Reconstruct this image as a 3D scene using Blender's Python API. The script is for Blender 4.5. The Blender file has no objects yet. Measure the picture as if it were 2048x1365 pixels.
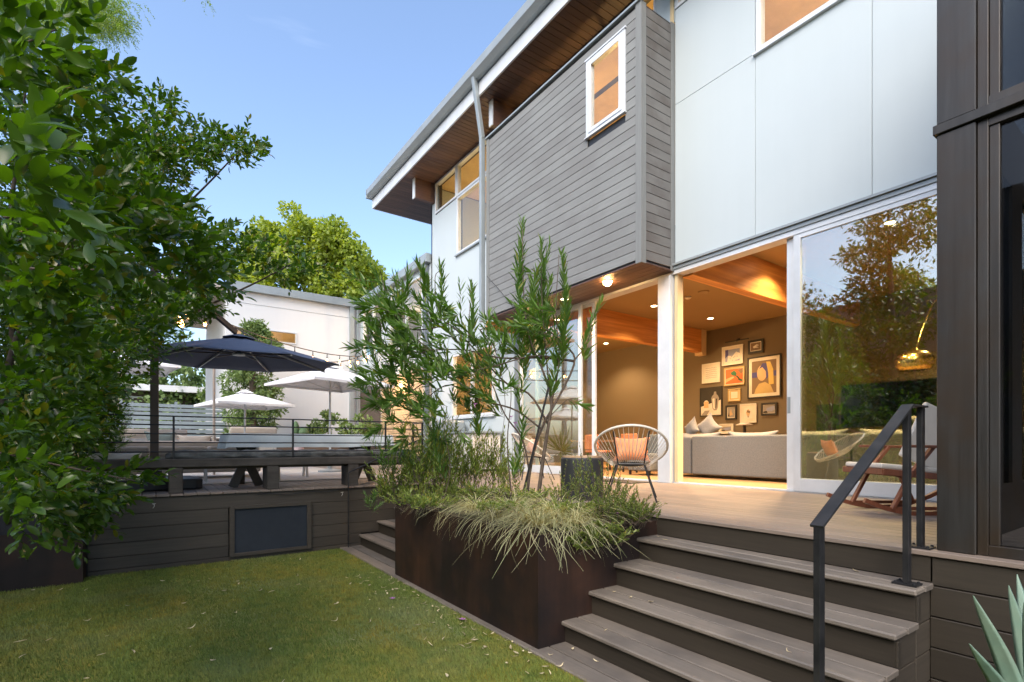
import bpy, math, random
import numpy as np
from mathutils import Vector, Matrix, Euler
R = math.radians
random.seed(7); rng = np.random.default_rng(7)
scene = bpy.context.scene
COL = scene.collection

# ------------------------------------------------------------------ camera
CAM_Z = 1.55; YAW = 34.92; FPX = 1037.0; HOR = 891.0
cd = bpy.data.cameras.new('camera'); cam = bpy.data.objects.new('camera', cd); COL.objects.link(cam)
cd.sensor_width = 36; cd.lens = FPX / 2048 * 36; cd.shift_y = (HOR - 682.5) / 2048
cd.clip_start = 0.05; cd.clip_end = 2000
cam.location = (0, 0, CAM_Z); cam.rotation_euler = (R(90), 0, R(-YAW))
scene.camera = cam
# ------------------------------------------------------------------ world, sun, exposure
SUN_EL = 42; SUN_AZ_VEC = (-0.80, -0.55)      # where the light comes from (x, y)
w = bpy.data.worlds.new('World'); scene.world = w; w.use_nodes = True
nt = w.node_tree; bg = nt.nodes['Background']
sky = nt.nodes.new('ShaderNodeTexSky'); sky.sky_type = 'NISHITA'; sky.sun_disc = False
sky.sun_elevation = R(SUN_EL); sky.sun_rotation = math.atan2(SUN_AZ_VEC[0], SUN_AZ_VEC[1])
sky.air_density = 1.0; sky.dust_density = 2.4; sky.ozone_density = 1.9
bg.inputs['Strength'].default_value = 0.12
tcw = nt.nodes.new('ShaderNodeTexCoord'); mpw = nt.nodes.new('ShaderNodeMapping'); mpw.inputs['Scale'].default_value = (2.2, 2.2, 14)
nw = nt.nodes.new('ShaderNodeTexNoise'); nw.inputs['Scale'].default_value = 1.1; nw.inputs['Detail'].default_value = 5
rw = nt.nodes.new('ShaderNodeMapRange'); rw.inputs[1].default_value = .66; rw.inputs[2].default_value = .85; rw.inputs[4].default_value = .10
mw = nt.nodes.new('ShaderNodeMix'); mw.data_type = 'RGBA'; mw.inputs[7].default_value = (6.5, 6.8, 7.4, 1)
nt.links.new(tcw.outputs['Generated'], mpw.inputs[0]); nt.links.new(mpw.outputs[0], nw.inputs['Vector']); nt.links.new(nw.outputs['Fac'], rw.inputs[0])
nt.links.new(rw.outputs[0], mw.inputs[0]); nt.links.new(sky.outputs[0], mw.inputs[6]); nt.links.new(mw.outputs[2], bg.inputs['Color'])
sl = bpy.data.lights.new('sun', 'SUN'); so = bpy.data.objects.new('sun', sl); COL.objects.link(so)
sl.energy = 1.1; sl.angle = R(45); sl.color = (1.0, 0.90, 0.76)
sv = Vector((SUN_AZ_VEC[0], SUN_AZ_VEC[1], 0)).normalized() * math.cos(R(SUN_EL)) + Vector((0, 0, math.sin(R(SUN_EL))))
so.rotation_euler = sv.to_track_quat('Z', 'Y').to_euler()
scene.view_settings.view_transform = 'Standard'; scene.view_settings.look = 'None'
scene.view_settings.gamma = 1; scene.view_settings.use_curve_mapping = False
scene.view_settings.exposure = 1.68
scene.render.engine = 'CYCLES'
scene.cycles.use_denoising = True
scene.cycles.max_bounces = 8; scene.cycles.transparent_max_bounces = 16
scene.cycles.diffuse_bounces = 4; scene.cycles.glossy_bounces = 4; scene.cycles.transmission_bounces = 6
scene.cycles.sample_clamp_indirect = 6; scene.cycles.caustics_reflective = False; scene.cycles.caustics_refractive = False

# ------------------------------------------------------------------ rays of the photograph
SY, CY = math.sin(R(YAW)), math.cos(R(YAW))
def ray(px, py):
    a = (px - 1024) / FPX
    return Vector((SY + a * CY, CY - a * SY, (HOR - py) / FPX))
def at_t(px, py, t): d = ray(px, py); return Vector((0, 0, CAM_Z)) + d * t
def on_x(px, py, x): return at_t(px, py, x / ray(px, py).x)
def on_y(px, py, y): return at_t(px, py, y / ray(px, py).y)
def on_z(px, py, z): return at_t(px, py, (z - CAM_Z) / ray(px, py).z)

# ------------------------------------------------------------------ materials
def _mat(name):
    m = bpy.data.materials.new(name); m.use_nodes = True
    return m, m.node_tree, m.node_tree.nodes['Principled BSDF']
def N(t, k, **kw):
    n = t.nodes.new(k)
    for a, b in kw.items():
        if a.startswith('i_'): n.inputs[int(a[2:])].default_value = b
        else: setattr(n, a, b)
    return n
def mixc(t, fac, c1, c2, mode='MIX'):
    m = t.nodes.new('ShaderNodeMix'); m.data_type = 'RGBA'; m.blend_type = mode
    for s, v in ((m.inputs[0], fac), (m.inputs[6], c1), (m.inputs[7], c2)):
        if hasattr(v, 'is_output'): t.links.new(v, s)
        else: s.default_value = v if not isinstance(v, tuple) or len(v) == 4 else (*v, 1)
    return m.outputs[2]
def ramp(t, src, p0, p1):
    r = t.nodes.new('ShaderNodeMapRange'); r.inputs[1].default_value = p0; r.inputs[2].default_value = p1
    t.links.new(src, r.inputs[0]); return r.outputs[0]
def coords(t, scale=(1, 1, 1), rnd=True):
    tc = t.nodes.new('ShaderNodeTexCoord'); mp = t.nodes.new('ShaderNodeMapping')
    mp.inputs['Scale'].default_value = scale
    t.links.new(tc.outputs['Object'], mp.inputs['Vector'])
    oi = t.nodes.new('ShaderNodeObjectInfo')
    if rnd:
        mu = N(t, 'ShaderNodeMath', operation='MULTIPLY', i_1=37.0); t.links.new(oi.outputs['Random'], mu.inputs[0])
        cb = t.nodes.new('ShaderNodeCombineXYZ')
        for i in range(3): t.links.new(mu.outputs[0], cb.inputs[i])
        t.links.new(cb.outputs[0], mp.inputs['Location'])
    return mp.outputs[0], oi.outputs['Random']
def noise(t, vec, scale, detail=4, rough=0.55):
    n = N(t, 'ShaderNodeTexNoise'); n.inputs['Scale'].default_value = scale
    n.inputs['Detail'].default_value = detail; n.inputs['Roughness'].default_value = rough
    t.links.new(vec, n.inputs['Vector']); return n.outputs['Fac']
def bump(t, b, h, strength=0.3, dist=0.002):
    bn = N(t, 'ShaderNodeBump'); bn.inputs['Strength'].default_value = strength; bn.inputs['Distance'].default_value = dist
    t.links.new(h, bn.inputs['Height']); t.links.new(bn.outputs[0], b.inputs['Normal'])
def mat_wood(name, c1, c2, axis='y', rough=0.6, var=0.25, grain=40, bs=0.4, dirt=None, dirt_scale=1.5):
    m, t, b = _mat(name)
    s = {'x': (0.04, 1, 1), 'y': (1, 0.04, 1), 'z': (1, 1, 0.04)}[axis]
    v, rnd = coords(t, s)
    g = noise(t, v, grain, 6, 0.65)
    c = mixc(t, ramp(t, g, 0.3, 0.7), c1, c2)
    r2 = N(t, 'ShaderNodeMapRange'); r2.inputs[3].default_value = 1 - var; r2.inputs[4].default_value = 1 + var
    t.links.new(rnd, r2.inputs[0])
    c = mixc(t, 1.0, c, r2.outputs[0], 'MULTIPLY')
    if dirt:
        v2, _ = coords(t, (1, 1, 1)); d = noise(t, v2, dirt_scale, 5, 0.6)
        c = mixc(t, ramp(t, d, 0.42, 0.68), c, dirt)
    t.links.new(c, b.inputs['Base Color']); b.inputs['Roughness'].default_value = rough
    bump(t, b, g, bs, 0.0015)
    return m
def mat_plain(name, c, rough=0.5, metal=0.0, c2=None, ns=3.0, bs=0.0, bsc=200, spec=0.5, rnd=0.0, lo=0.35, hi=0.65):
    m, t, b = _mat(name)
    v, rr = coords(t)
    c2 = c2 or tuple(x * 0.86 for x in c)
    col = mixc(t, ramp(t, noise(t, v, ns, 5, 0.6), lo, hi), c, c2)
    if rnd:
        r2 = N(t, 'ShaderNodeMapRange'); r2.inputs[3].default_value = 1 - rnd; r2.inputs[4].default_value = 1 + rnd
        t.links.new(rr, r2.inputs[0]); col = mixc(t, 1.0, col, r2.outputs[0], 'MULTIPLY')
    t.links.new(col, b.inputs['Base Color'])
    rn = N(t, 'ShaderNodeMapRange'); rn.inputs[3].default_value = max(rough - .08, 0.02); rn.inputs[4].default_value = min(rough + .08, 1)
    t.links.new(noise(t, v, ns * 3, 3), rn.inputs[0]); t.links.new(rn.outputs[0], b.inputs['Roughness'])
    b.inputs['Metallic'].default_value = metal; b.inputs['Specular IOR Level'].default_value = spec
    if bs: bump(t, b, noise(t, v, bsc, 3), bs, 0.002)
    return m
def mat_leaf(name, ca, cb, cc=None, rough=0.35, trans=0.35, tc=(0.25, 0.5, 0.05)):
    m, t, b = _mat(name)
    geo = N(t, 'ShaderNodeNewGeometry')
    col = mixc(t, geo.outputs['Random Per Island'], ca, cb)
    if cc:
        rp = N(t, 'ShaderNodeMath', operation='GREATER_THAN', i_1=0.93); t.links.new(geo.outputs['Random Per Island'], rp.inputs[0])
        col = mixc(t, rp.outputs[0], col, cc)
    oi = N(t, 'ShaderNodeObjectInfo')
    r2 = N(t, 'ShaderNodeMapRange'); r2.inputs[3].default_value = .75; r2.inputs[4].default_value = 1.3
    t.links.new(oi.outputs['Random'], r2.inputs[0]); col = mixc(t, 1.0, col, r2.outputs[0], 'MULTIPLY')
    t.links.new(col, b.inputs['Base Color']); b.inputs['Roughness'].default_value = rough
    tr = N(t, 'ShaderNodeBsdfTranslucent'); tr.inputs[0].default_value = (*tc, 1)
    tcol = mixc(t, 1.0, col, (tc[0] * 8, tc[1] * 6, tc[2] * 6), 'MULTIPLY'); t.links.new(tcol, tr.inputs[0])
    mx = N(t, 'ShaderNodeMixShader'); mx.inputs[0].default_value = trans
    t.links.new(b.outputs[0], mx.inputs[1]); t.links.new(tr.outputs[0], mx.inputs[2])
    t.links.new(mx.outputs[0], t.nodes['Material Output'].inputs[0])
    return m
def mat_glass(name, tint=(0.93, 0.96, 0.94), refl=0.12, refl_col=(1, 1, 1), fk=.9):
    m, t, b = _mat(name); t.nodes.remove(b)
    tr = N(t, 'ShaderNodeBsdfTransparent'); tr.inputs[0].default_value = (*tint, 1)
    gl = N(t, 'ShaderNodeBsdfGlossy'); gl.inputs['Roughness'].default_value = 0.0; gl.inputs[0].default_value = (*refl_col, 1)
    v, _ = coords(t, (1, 1, 1)); bn = N(t, 'ShaderNodeBump'); bn.inputs['Strength'].default_value = 0.06; bn.inputs['Distance'].default_value = 0.01
    t.links.new(noise(t, v, 1.2, 2), bn.inputs['Height']); t.links.new(bn.outputs[0], gl.inputs['Normal'])
    lf = N(t, 'ShaderNodeLayerWeight'); lf.inputs[0].default_value = .5
    lw = N(t, 'ShaderNodeMath', operation='POWER', i_1=4.5); t.links.new(lf.outputs['Facing'], lw.inputs[0])
    ad = N(t, 'ShaderNodeMath', operation='MULTIPLY_ADD', i_1=fk, i_2=refl); ad.use_clamp = True
    t.links.new(lw.outputs[0], ad.inputs[0])
    mx = N(t, 'ShaderNodeMixShader'); t.links.new(ad.outputs[0], mx.inputs[0])
    t.links.new(tr.outputs[0], mx.inputs[1]); t.links.new(gl.outputs[0], mx.inputs[2])
    t.links.new(mx.outputs[0], t.nodes['Material Output'].inputs[0])
    return m
def mat_emit(name, c, s):
    m, t, b = _mat(name); b.inputs['Base Color'].default_value = (*c, 1)
    b.inputs['Emission Color'].default_value = (*c, 1); b.inputs['Emission Strength'].default_value = s
    return m
M = {}
M['deck'] = mat_wood('deck_wood', (.17, .132, .108), (.25, .20, .165), 'y', .55, .12, 45, .3, (.17, .14, .12), 1.2)
M['tread'] = mat_wood('tread_wood', (.145, .125, .105), (.215, .185, .155), 'y', .5, .12, 45, .3, (.12, .105, .092), 2)
M['dwood'] = mat_wood('dark_stained_wood_y', (.023, .019, .014), (.037, .030, .022), 'y', .55, .15, 50, .35)
M['dwoodx'] = mat_wood('dark_stained_wood_x', (.038, .031, .023), (.060, .049, .037), 'x', .6, .15, 50, .35)
M['benchwood'] = mat_wood('weathered_bench_wood', (.045, .038, .033), (.10, .087, .075), 'x', .75, .15, 30, .6, (.03, .026, .022), 4)
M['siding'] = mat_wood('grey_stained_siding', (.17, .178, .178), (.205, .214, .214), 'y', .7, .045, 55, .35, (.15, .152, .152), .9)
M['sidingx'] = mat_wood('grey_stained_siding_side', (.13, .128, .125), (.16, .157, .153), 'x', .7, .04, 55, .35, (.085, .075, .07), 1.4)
M['trimwood'] = mat_wood('grey_trim_wood', (.15, .158, .158), (.19, .20, .20), 'z', .65, .05, 50, .3)
M['soffit'] = mat_wood('redwood_soffit', (.062, .034, .026), (.105, .056, .042), 'x', .55, .22, 40, .25)
M['porchwood'] = mat_wood('porch_dark_wood', (.015, .014, .013), (.034, .034, .034), 'z', .42, .1, 22, .5, (.026, .017, .010), 2.2)
M['beam'] = mat_wood('glulam_beam', (.34, .12, .028), (.78, .38, .11), 'x', .45, .05, 9, .2)
M['floorwood'] = mat_wood('oak_floor', (.33, .19, .09), (.48, .30, .15), 'y', .35, .2, 30, .1)
M['redwood'] = mat_wood('rocker_wood', (.13, .045, .025), (.22, .08, .045), 'z', .4, .05, 30, .2)
M['white'] = mat_plain('white_panel_paint', (.435, .495, .525), .45, 0, (.42, .48, .51), .7, .04, 300)
M['whitew'] = mat_plain('white_stucco', (.62, .64, .66), .6, 0, (.59, .615, .64), .5, .05, 150)
M['frame'] = mat_plain('silver_white_frame', (.62, .66, .70), .35, .15, None, 2)
M['gutter'] = mat_plain('grey_metal_gutter', (.30, .34, .36), .4, .25, None, 2)
M['steelgrey'] = mat_plain('blue_grey_metal', (.20, .23, .26), .4, .4, None, 2)
M['black'] = mat_plain('black_metal', (.012, .013, .016), .42, .3, (.03, .03, .032), 8)
M['rubber'] = mat_plain('black_plastic', (.02, .021, .025), .5, 0, None, 5)
M['corten'] = mat_plain('corten_steel', (.014, .008, .007), .62, .15, (.058, .024, .012), 1.6, .25, 160, lo=.4, hi=.75)
M['navy'] = mat_plain('navy_canvas', (.040, .060, .115), .85, 0, (.05, .072, .13), 4, .2, 900)
M['wcanvas'] = mat_plain('white_canvas', (.78, .80, .84), .8, 0, None, 4, .15, 800)
M['cloth'] = mat_plain('pale_blue_cloth', (.56, .62, .64), .85, 0, (.48, .55, .58), 3, .2, 500)
M['greycov'] = mat_plain('grey_weathered_cover', (.22, .225, .22), .8, 0, (.10, .105, .105), 6, .5, 60)
M['beige'] = mat_plain('beige_outdoor_fabric', (.42, .38, .34), .9, 0, None, 5, .3, 500)
M['sofa'] = mat_plain('grey_tweed_sofa', (.155, .165, .17), .95, 0, (.11, .118, .122), 60, .5, 300)
M['cushion'] = mat_plain('pale_cushion', (.26, .25, .24), .95, 0, None, 30, .4, 300)
M['green_grey'] = mat_plain('grey_green_fabric', (.13, .17, .17), .9, 0, None, 5, .2, 400)
M['slate'] = mat_plain('slate_board', (.012, .018, .028), .75, 0, (.02, .027, .038), 2.5, .1, 100)
M['potwhite'] = mat_plain('white_ceramic', (.62, .60, .56), .5, 0, None, 3)
M['potpink'] = mat_plain('mauve_pot', (.36, .28, .30), .6)
M['soil'] = mat_plain('dark_soil', (.03, .022, .015), .95, 0, (.06, .045, .03), 12, .8, 40)
M['bark'] = mat_plain('brown_bark', (.10, .075, .055), .85, 0, (.05, .036, .026), 18, .6, 60)
M['darkbark'] = mat_plain('dark_stem', (.035, .028, .022), .7, 0, (.08, .06, .045), 20, .3, 60)
M['cord'] = mat_plain('cream_cord', (.60, .58, .52), .5)
M['orangef'] = mat_plain('orange_fabric', (.62, .20, .08), .9, 0, (.70, .30, .14), 8)
M['peach'] = mat_plain('peach_fabric', (.60, .36, .26), .9)
M['charcoal'] = mat_plain('charcoal_stone', (.018, .020, .023), .6, 0, (.024, .027, .03), 5, .1, 80)
M['tabletop'] = mat_wood('table_top_wood', (.30, .20, .12), (.42, .30, .20), 'x', .5, .05, 30, .2)
M['taupe'] = mat_plain('taupe_wall', (.17, .135, .085), .8, 0, (.165, .13, .08), .6)
M['ceil'] = mat_plain('tan_ceiling', (.29, .21, .105), .8, 0, (.28, .20, .10), .6)
M['upwall'] = mat_plain('warm_plaster', (.62, .48, .28), .8)
M['brass'] = mat_plain('brushed_gold_metal', (.80, .62, .26), .22, 1.0, None, 6)
M['tv'] = mat_plain('black_glass_screen', (.004, .004, .005), .12, 0, None, 3)
M['glass'] = mat_glass('window_glass', refl=.05)
M['glassr'] = mat_glass('coated_door_glass', (.93, .95, .84), .26)
M['glassd'] = mat_glass('porch_dark_glass', (.62, .64, .66), .015, (1, 1, 1), .2)
M['brick'] = mat_plain('tan_brick', (.50, .36, .21), .8, 0, (.38, .26, .15), 9, .4, 90, rnd=.15)
M['pave'] = mat_plain('pale_terrace_paving', (.52, .49, .46), .7, 0, (.44, .42, .40), 2.5, .1, 100, rnd=.04)
M['mortar'] = mat_plain('mortar', (.40, .35, .29), .9)
M['slat'] = mat_plain('blue_grey_slat', (.22, .27, .30), .6, 0, None, 4, rnd=.08)
M['browntrim'] = mat_plain('brown_panel', (.085, .06, .045), .6)
M['lamp'] = mat_emit('warm_lamp', (1.0, .55, .2), 60)
M['lamps'] = mat_emit('warm_downlight', (1.0, .72, .40), 14)
M['bulb'] = mat_emit('warm_bulb', (1.0, .45, .13), 14)
M['laurel'] = mat_leaf('laurel_leaf', (.034, .085, .016), (.090, .158, .025), (.15, .15, .025), .25, .45, (.17, .27, .02))
M['laureld'] = mat_leaf('dark_laurel_leaf', (.025, .06, .016), (.05, .11, .025), None, .33, .30, (.12, .28, .04))
M['willow'] = mat_leaf('narrow_leaf', (.060, .130, .028), (.135, .225, .045), (.20, .22, .04), .40, .35, (.14, .26, .03))
M['shrub'] = mat_leaf('small_shrub_leaf', (.11, .165, .035), (.24, .29, .06), (.30, .26, .06), .5, .35, (.14, .22, .04))
M['grassy'] = mat_leaf('blond_sedge_blade', (.30, .34, .16), (.52, .50, .30), None, .5, .3, (.2, .2, .1))
M['treeleaf'] = mat_leaf('maple_leaf', (.16, .24, .035), (.30, .36, .06), None, .5, .45, (.2, .24, .03))
M['conif'] = mat_leaf('pale_conifer_leaf', (.09, .15, .05), (.18, .25, .09), None, .6, .3, (.14, .22, .05))
M['wisp'] = mat_leaf('feathery_leaf', (.11, .17, .03), (.22, .28, .05), None, .5, .45, (.15, .25, .05))
M['agave'] = mat_plain('agave_leaf', (.26, .36, .28), .45, 0, (.20, .32, .25), 6, .1, 60)
M['cactus'] = mat_plain('cactus_skin', (.06, .12, .05), .7)
M['petal'] = mat_plain('purple_petal', (.42, .16, .42), .7)
M['litter'] = mat_plain('dry_leaf', (.62, .54, .36), .8, 0, (.40, .32, .18), 9, rnd=.3)
def add_streaks(m, amt=.06):
    t = m.node_tree; b = t.nodes['Principled BSDF']; src = b.inputs['Base Color'].links[0].from_socket
    v, _ = coords(t, (5, 5, .25)); r = N(t, 'ShaderNodeMapRange'); r.inputs[1].default_value = .35; r.inputs[2].default_value = .75; r.inputs[3].default_value = 1.0; r.inputs[4].default_value = 1 - amt * 2
    t.links.new(noise(t, v, 1.6, 6, .6), r.inputs[0]); t.links.new(mixc(t, 1.0, src, r.outputs[0], 'MULTIPLY'), b.inputs['Base Color'])
add_streaks(M['white'], .008); add_streaks(M['whitew'], .012); add_streaks(M['corten'], .25); add_streaks(M['agave'], .2); add_streaks(M['porchwood'], .2)
# lawn: artificial turf with worn, yellowed patches
def mat_turf():
    m, t, b = _mat('turf')
    tc = N(t, 'ShaderNodeTexCoord'); v = tc.outputs['Object']
    geo = N(t, 'ShaderNodeNewGeometry')
    sp = N(t, 'ShaderNodeMapping'); sp.inputs['Scale'].default_value = (1, .35, 1); sp.inputs['Rotation'].default_value = (0, 0, R(-55))
    t.links.new(v, sp.inputs[0])
    c = mixc(t, ramp(t, noise(t, sp.outputs[0], 1.3, 5, .6), .42, .62), (.125, .168, .024), (.25, .205, .028))
    c = mixc(t, ramp(t, noise(t, v, 7, 4, .6), .35, .7), c, (.095, .138, .023))
    c = mixc(t, ramp(t, noise(t, v, .7, 3, .5), .52, .72), c, (.17, .20, .08))
    rr = N(t, 'ShaderNodeMapRange'); rr.inputs[3].default_value = .68; rr.inputs[4].default_value = 1.4
    t.links.new(geo.outputs['Random Per Island'], rr.inputs[0])
    c = mixc(t, 1.0, c, rr.outputs[0], 'MULTIPLY')
    t.links.new(c, b.inputs['Base Color']); b.inputs['Roughness'].default_value = .75
    return m
M['turf'] = mat_turf()

# ------------------------------------------------------------------ mesh helpers
def chain_loc(o):
    v = Vector((0, 0, 0))
    while o: v += o.location; o = o.parent
    return v
def tag(o, label=None, cat=None, group=None, kind=None):
    if label: o['label'] = label
    if cat: o['category'] = cat
    if group: o['group'] = group
    if kind: o['kind'] = kind
    return o
def thing(name, loc, label, cat, group=None, rz=0):
    o = bpy.data.objects.new(name, None); COL.objects.link(o); o.location = loc; o.rotation_euler = (0, 0, rz)
    o.empty_display_size = .1
    return tag(o, label, cat, group)
class MB:
    def __init__(s): s.v = []; s.f = []
    def box(s, x0, x1, y0, y1, z0, z1):
        n = len(s.v)
        s.v += [(x, y, z) for z in (z0, z1) for y in (y0, y1) for x in (x0, x1)]
        s.f += [tuple(n + i for i in q) for q in ((0, 2, 3, 1), (4, 5, 7, 6), (0, 1, 5, 4), (2, 6, 7, 3), (0, 4, 6, 2), (1, 3, 7, 5))]
        return s
    def bar(s, a, b, w, h, up=(0, 0, 1)):
        a, b = Vector(a), Vector(b); d = (b - a).normalized(); u = Vector(up)
        if abs(d.dot(u)) > .98: u = Vector((1, 0, 0))
        r = d.cross(u).normalized(); u = r.cross(d).normalized(); n = len(s.v)
        for p in (a, b):
            for i, j in ((-1, -1), (1, -1), (1, 1), (-1, 1)): s.v.append(tuple(p + r * (w / 2 * i) + u * (h / 2 * j)))
        s.f += [(n, n + 3, n + 2, n + 1), (n + 4, n + 5, n + 6, n + 7)] + [(n + i, n + (i + 1) % 4, n + 4 + (i + 1) % 4, n + 4 + i) for i in range(4)]
        return s
    def tube(s, pts, r, k=8, caps=True):
        pts = [Vector(p) for p in pts]; m = len(pts)
        rs = list(r) if hasattr(r, '__len__') else [r] * m
        n = len(s.v); ref = None
        for i, p in enumerate(pts):
            d = (pts[min(i + 1, m - 1)] - pts[max(i - 1, 0)]).normalized()
            if ref is None: ref = d.orthogonal().normalized()
            ref = (ref - d * ref.dot(d)).normalized(); q = d.cross(ref)
            for j in range(k):
                a = 2 * math.pi * j / k; s.v.append(tuple(p + (ref * math.cos(a) + q * math.sin(a)) * rs[i]))
        for i in range(m - 1):
            for j in range(k):
                s.f.append((n + i * k + j, n + i * k + (j + 1) % k, n + (i + 1) * k + (j + 1) % k, n + (i + 1) * k + j))
        if caps: s.f.append(tuple(n + j for j in reversed(range(k)))); s.f.append(tuple(n + (m - 1) * k + j for j in range(k)))
        return s
    def lathe(s, prof, c=(0, 0, 0), k=24):
        n = len(s.v)
        for r, z in prof:
            for j in range(k):
                a = 2 * math.pi * j / k; s.v.append((c[0] + r * math.cos(a), c[1] + r * math.sin(a), c[2] + z))
        for i in range(len(prof) - 1):
            for j in range(k):
                s.f.append((n + i * k + j, n + i * k + (j + 1) % k, n + (i + 1) * k + (j + 1) % k, n + (i + 1) * k + j))
        if prof[0][0] > 1e-4: s.f.append(tuple(n + j for j in reversed(range(k))))
        if prof[-1][0] > 1e-4: s.f.append(tuple(n + (len(prof) - 1) * k + j for j in range(k)))
        return s
    def prism(s, poly, axis, a, b):
        n = len(s.v); m = len(poly)
        for c in (a, b):
            for (p, q) in poly: s.v.append({'x': (c, p, q), 'y': (p, c, q), 'z': (p, q, c)}[axis])
        s.f += [tuple(range(n, n + m)), tuple(reversed(range(n + m, n + 2 * m)))]
        s.f += [(n + i, n + m + i, n + m + (i + 1) % m, n + (i + 1) % m) for i in range(m)]
        return s
    def build(s, name, mat, parent=None, smooth=False, bevel=0, sub=0, seg=2):
        off = chain_loc(parent) if parent else Vector((0, 0, 0))
        if parent is None:
            A = np.array(s.v); off = Vector(((A[:, 0].min() + A[:, 0].max()) / 2, (A[:, 1].min() + A[:, 1].max()) / 2, A[:, 2].min()))
        me = bpy.data.meshes.new(name)
        me.from_pydata([(x - off.x, y - off.y, z - off.z) for x, y, z in s.v], [], s.f)
        me.materials.append(M[mat] if isinstance(mat, str) else mat)
        import bmesh
        bm = bmesh.new(); bm.from_mesh(me); bmesh.ops.recalc_face_normals(bm, faces=bm.faces); bm.to_mesh(me); bm.free()
        o = bpy.data.objects.new(name, me); COL.objects.link(o)
        if parent: o.parent = parent
        else: o.location = off
        if smooth: me.shade_smooth()
        if bevel:
            b = o.modifiers.new('bevel', 'BEVEL'); b.width = bevel; b.segments = seg; b.limit_method = 'ANGLE'
        if sub:
            b = o.modifiers.new('sub', 'SUBSURF'); b.levels = sub; b.render_levels = sub
        return o
_bc = {}
def board(name, parent, x0, x1, y0, y1, z0, z1, mat, ch=.004):
    """one plank with chamfered edges; alike planks share mesh data"""
    key = (round(x1 - x0, 4), round(y1 - y0, 4), round(z1 - z0, 4), mat, ch)
    if key not in _bc:
        X, Y, Z = (x1 - x0) / 2, (y1 - y0) / 2, (z1 - z0) / 2
        import bmesh
        bm = bmesh.new(); bmesh.ops.create_cube(bm, size=2); bmesh.ops.scale(bm, vec=(X, Y, Z), verts=bm.verts)
        bmesh.ops.bevel(bm, geom=list(bm.edges), offset=ch, segments=1, affect='EDGES')
        me = bpy.data.meshes.new(name); bm.to_mesh(me); bm.free(); me.materials.append(M[mat]); _bc[key] = me
    o = bpy.data.objects.new(name, _bc[key]); COL.objects.link(o)
    off = chain_loc(parent) if parent else Vector((0, 0, 0))
    o.parent = parent; o.location = Vector(((x0 + x1) / 2, (y0 + y1) / 2, (z0 + z1) / 2)) - off
    return o
def clone(o, parent=None):
    c = o.copy(); COL.objects.link(c)
    if parent: c.parent = parent
    for ch in o.children: clone(ch, c)
    return c
def wallgrid(mb, axis, c0, c1, a0, a1, z0, z1, holes):
    """solid wall in a plane: axis 'x' = wall spans y; holes = [(a0,a1,z0,z1)]"""
    A = sorted({a0, a1, *[h[i] for h in holes for i in (0, 1) if a0 < h[i] < a1]})
    Z = sorted({z0, z1, *[h[i] for h in holes for i in (2, 3) if z0 < h[i] < z1]})
    for i in range(len(A) - 1):
        for j in range(len(Z) - 1):
            ca, cz = (A[i] + A[i + 1]) / 2, (Z[j] + Z[j + 1]) / 2
            if any(h[0] < ca < h[1] and h[2] < cz < h[3] for h in holes): continue
            if axis == 'x': mb.box(c0, c1, A[i], A[i + 1], Z[j], Z[j + 1])
            else: mb.box(A[i], A[i + 1], c0, c1, Z[j], Z[j + 1])
def window(parent, axis, c, a0, a1, z0, z1, fw=.05, dep=.10, mat='frame', glass='glass', mull=(), name='window', trans=()):
    """frame ring + mullions, pane as sub-part; c = outer face of the frame, depth runs in +axis"""
    m = MB()
    def bx(p0, p1, q0, q1, d0=0, d1=dep):
        if axis == 'x': m.box(c + d0, c + d1, p0, p1, q0, q1)
        else: m.box(p0, p1, c + d0, c + d1, q0, q1)
    bx(a0, a0 + fw, z0, z1); bx(a1 - fw, a1, z0, z1); bx(a0 + fw, a1 - fw, z0, z0 + fw); bx(a0 + fw, a1 - fw, z1 - fw, z1)
    for u in mull: bx(u - fw / 2, u + fw / 2, z0 + fw, z1 - fw, .01, dep - .01)
    for q in trans: bx(a0 + fw, a1 - fw, q - fw / 2, q + fw / 2, .012, dep - .012)
    f = m.build(name, mat, parent, bevel=.003, seg=1)
    us = [a0 + fw] + [x for u in sorted(mull) for x in (u - fw / 2, u + fw / 2)] + [a1 - fw]
    for i in range(0, len(us), 2):
        g = MB()
        if axis == 'x': g.box(c + dep * .45, c + dep * .45 + .008, us[i] - .003, us[i + 1] + .003, z0 + fw - .003, z1 - fw + .003)
        else: g.box(us[i] - .003, us[i + 1] + .003, c + dep * .45, c + dep * .45 + .008, z0 + fw - .003, z1 - fw + .003)
        g.build('pane', glass, f)
    return f
def light(kind, loc, energy, col=(1, .66, .34), size=.1, parent=None, rot=None, spot=None, name='lamp_light'):
    l = bpy.data.lights.new(name, kind); l.energy = energy; l.color = col
    if kind in ('POINT', 'SPOT'): l.shadow_soft_size = size
    if kind == 'AREA': l.size = size
    if kind == 'SPOT': l.spot_size = R(spot or 110); l.spot_blend = .6
    o = bpy.data.objects.new(name, l); COL.objects.link(o)
    o.location = Vector(loc) - (chain_loc(parent) if parent else Vector((0, 0, 0))); o.parent = parent
    if rot: o.rotation_euler = rot
    return o

# ================================================================== GROUND AND DECK
DZ = .933
def struct(o, kind='structure'): o['kind'] = kind; return o
g = MB(); g.box(-200, 400, -200, 300, -1.2, -.02); struct(g.build('ground', 'soil'))
g = MB(); g.box(-4.9, 2.36, -4, 7.84, -.02, 0.0); struct(g.build('lawn', 'turf'))
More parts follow.
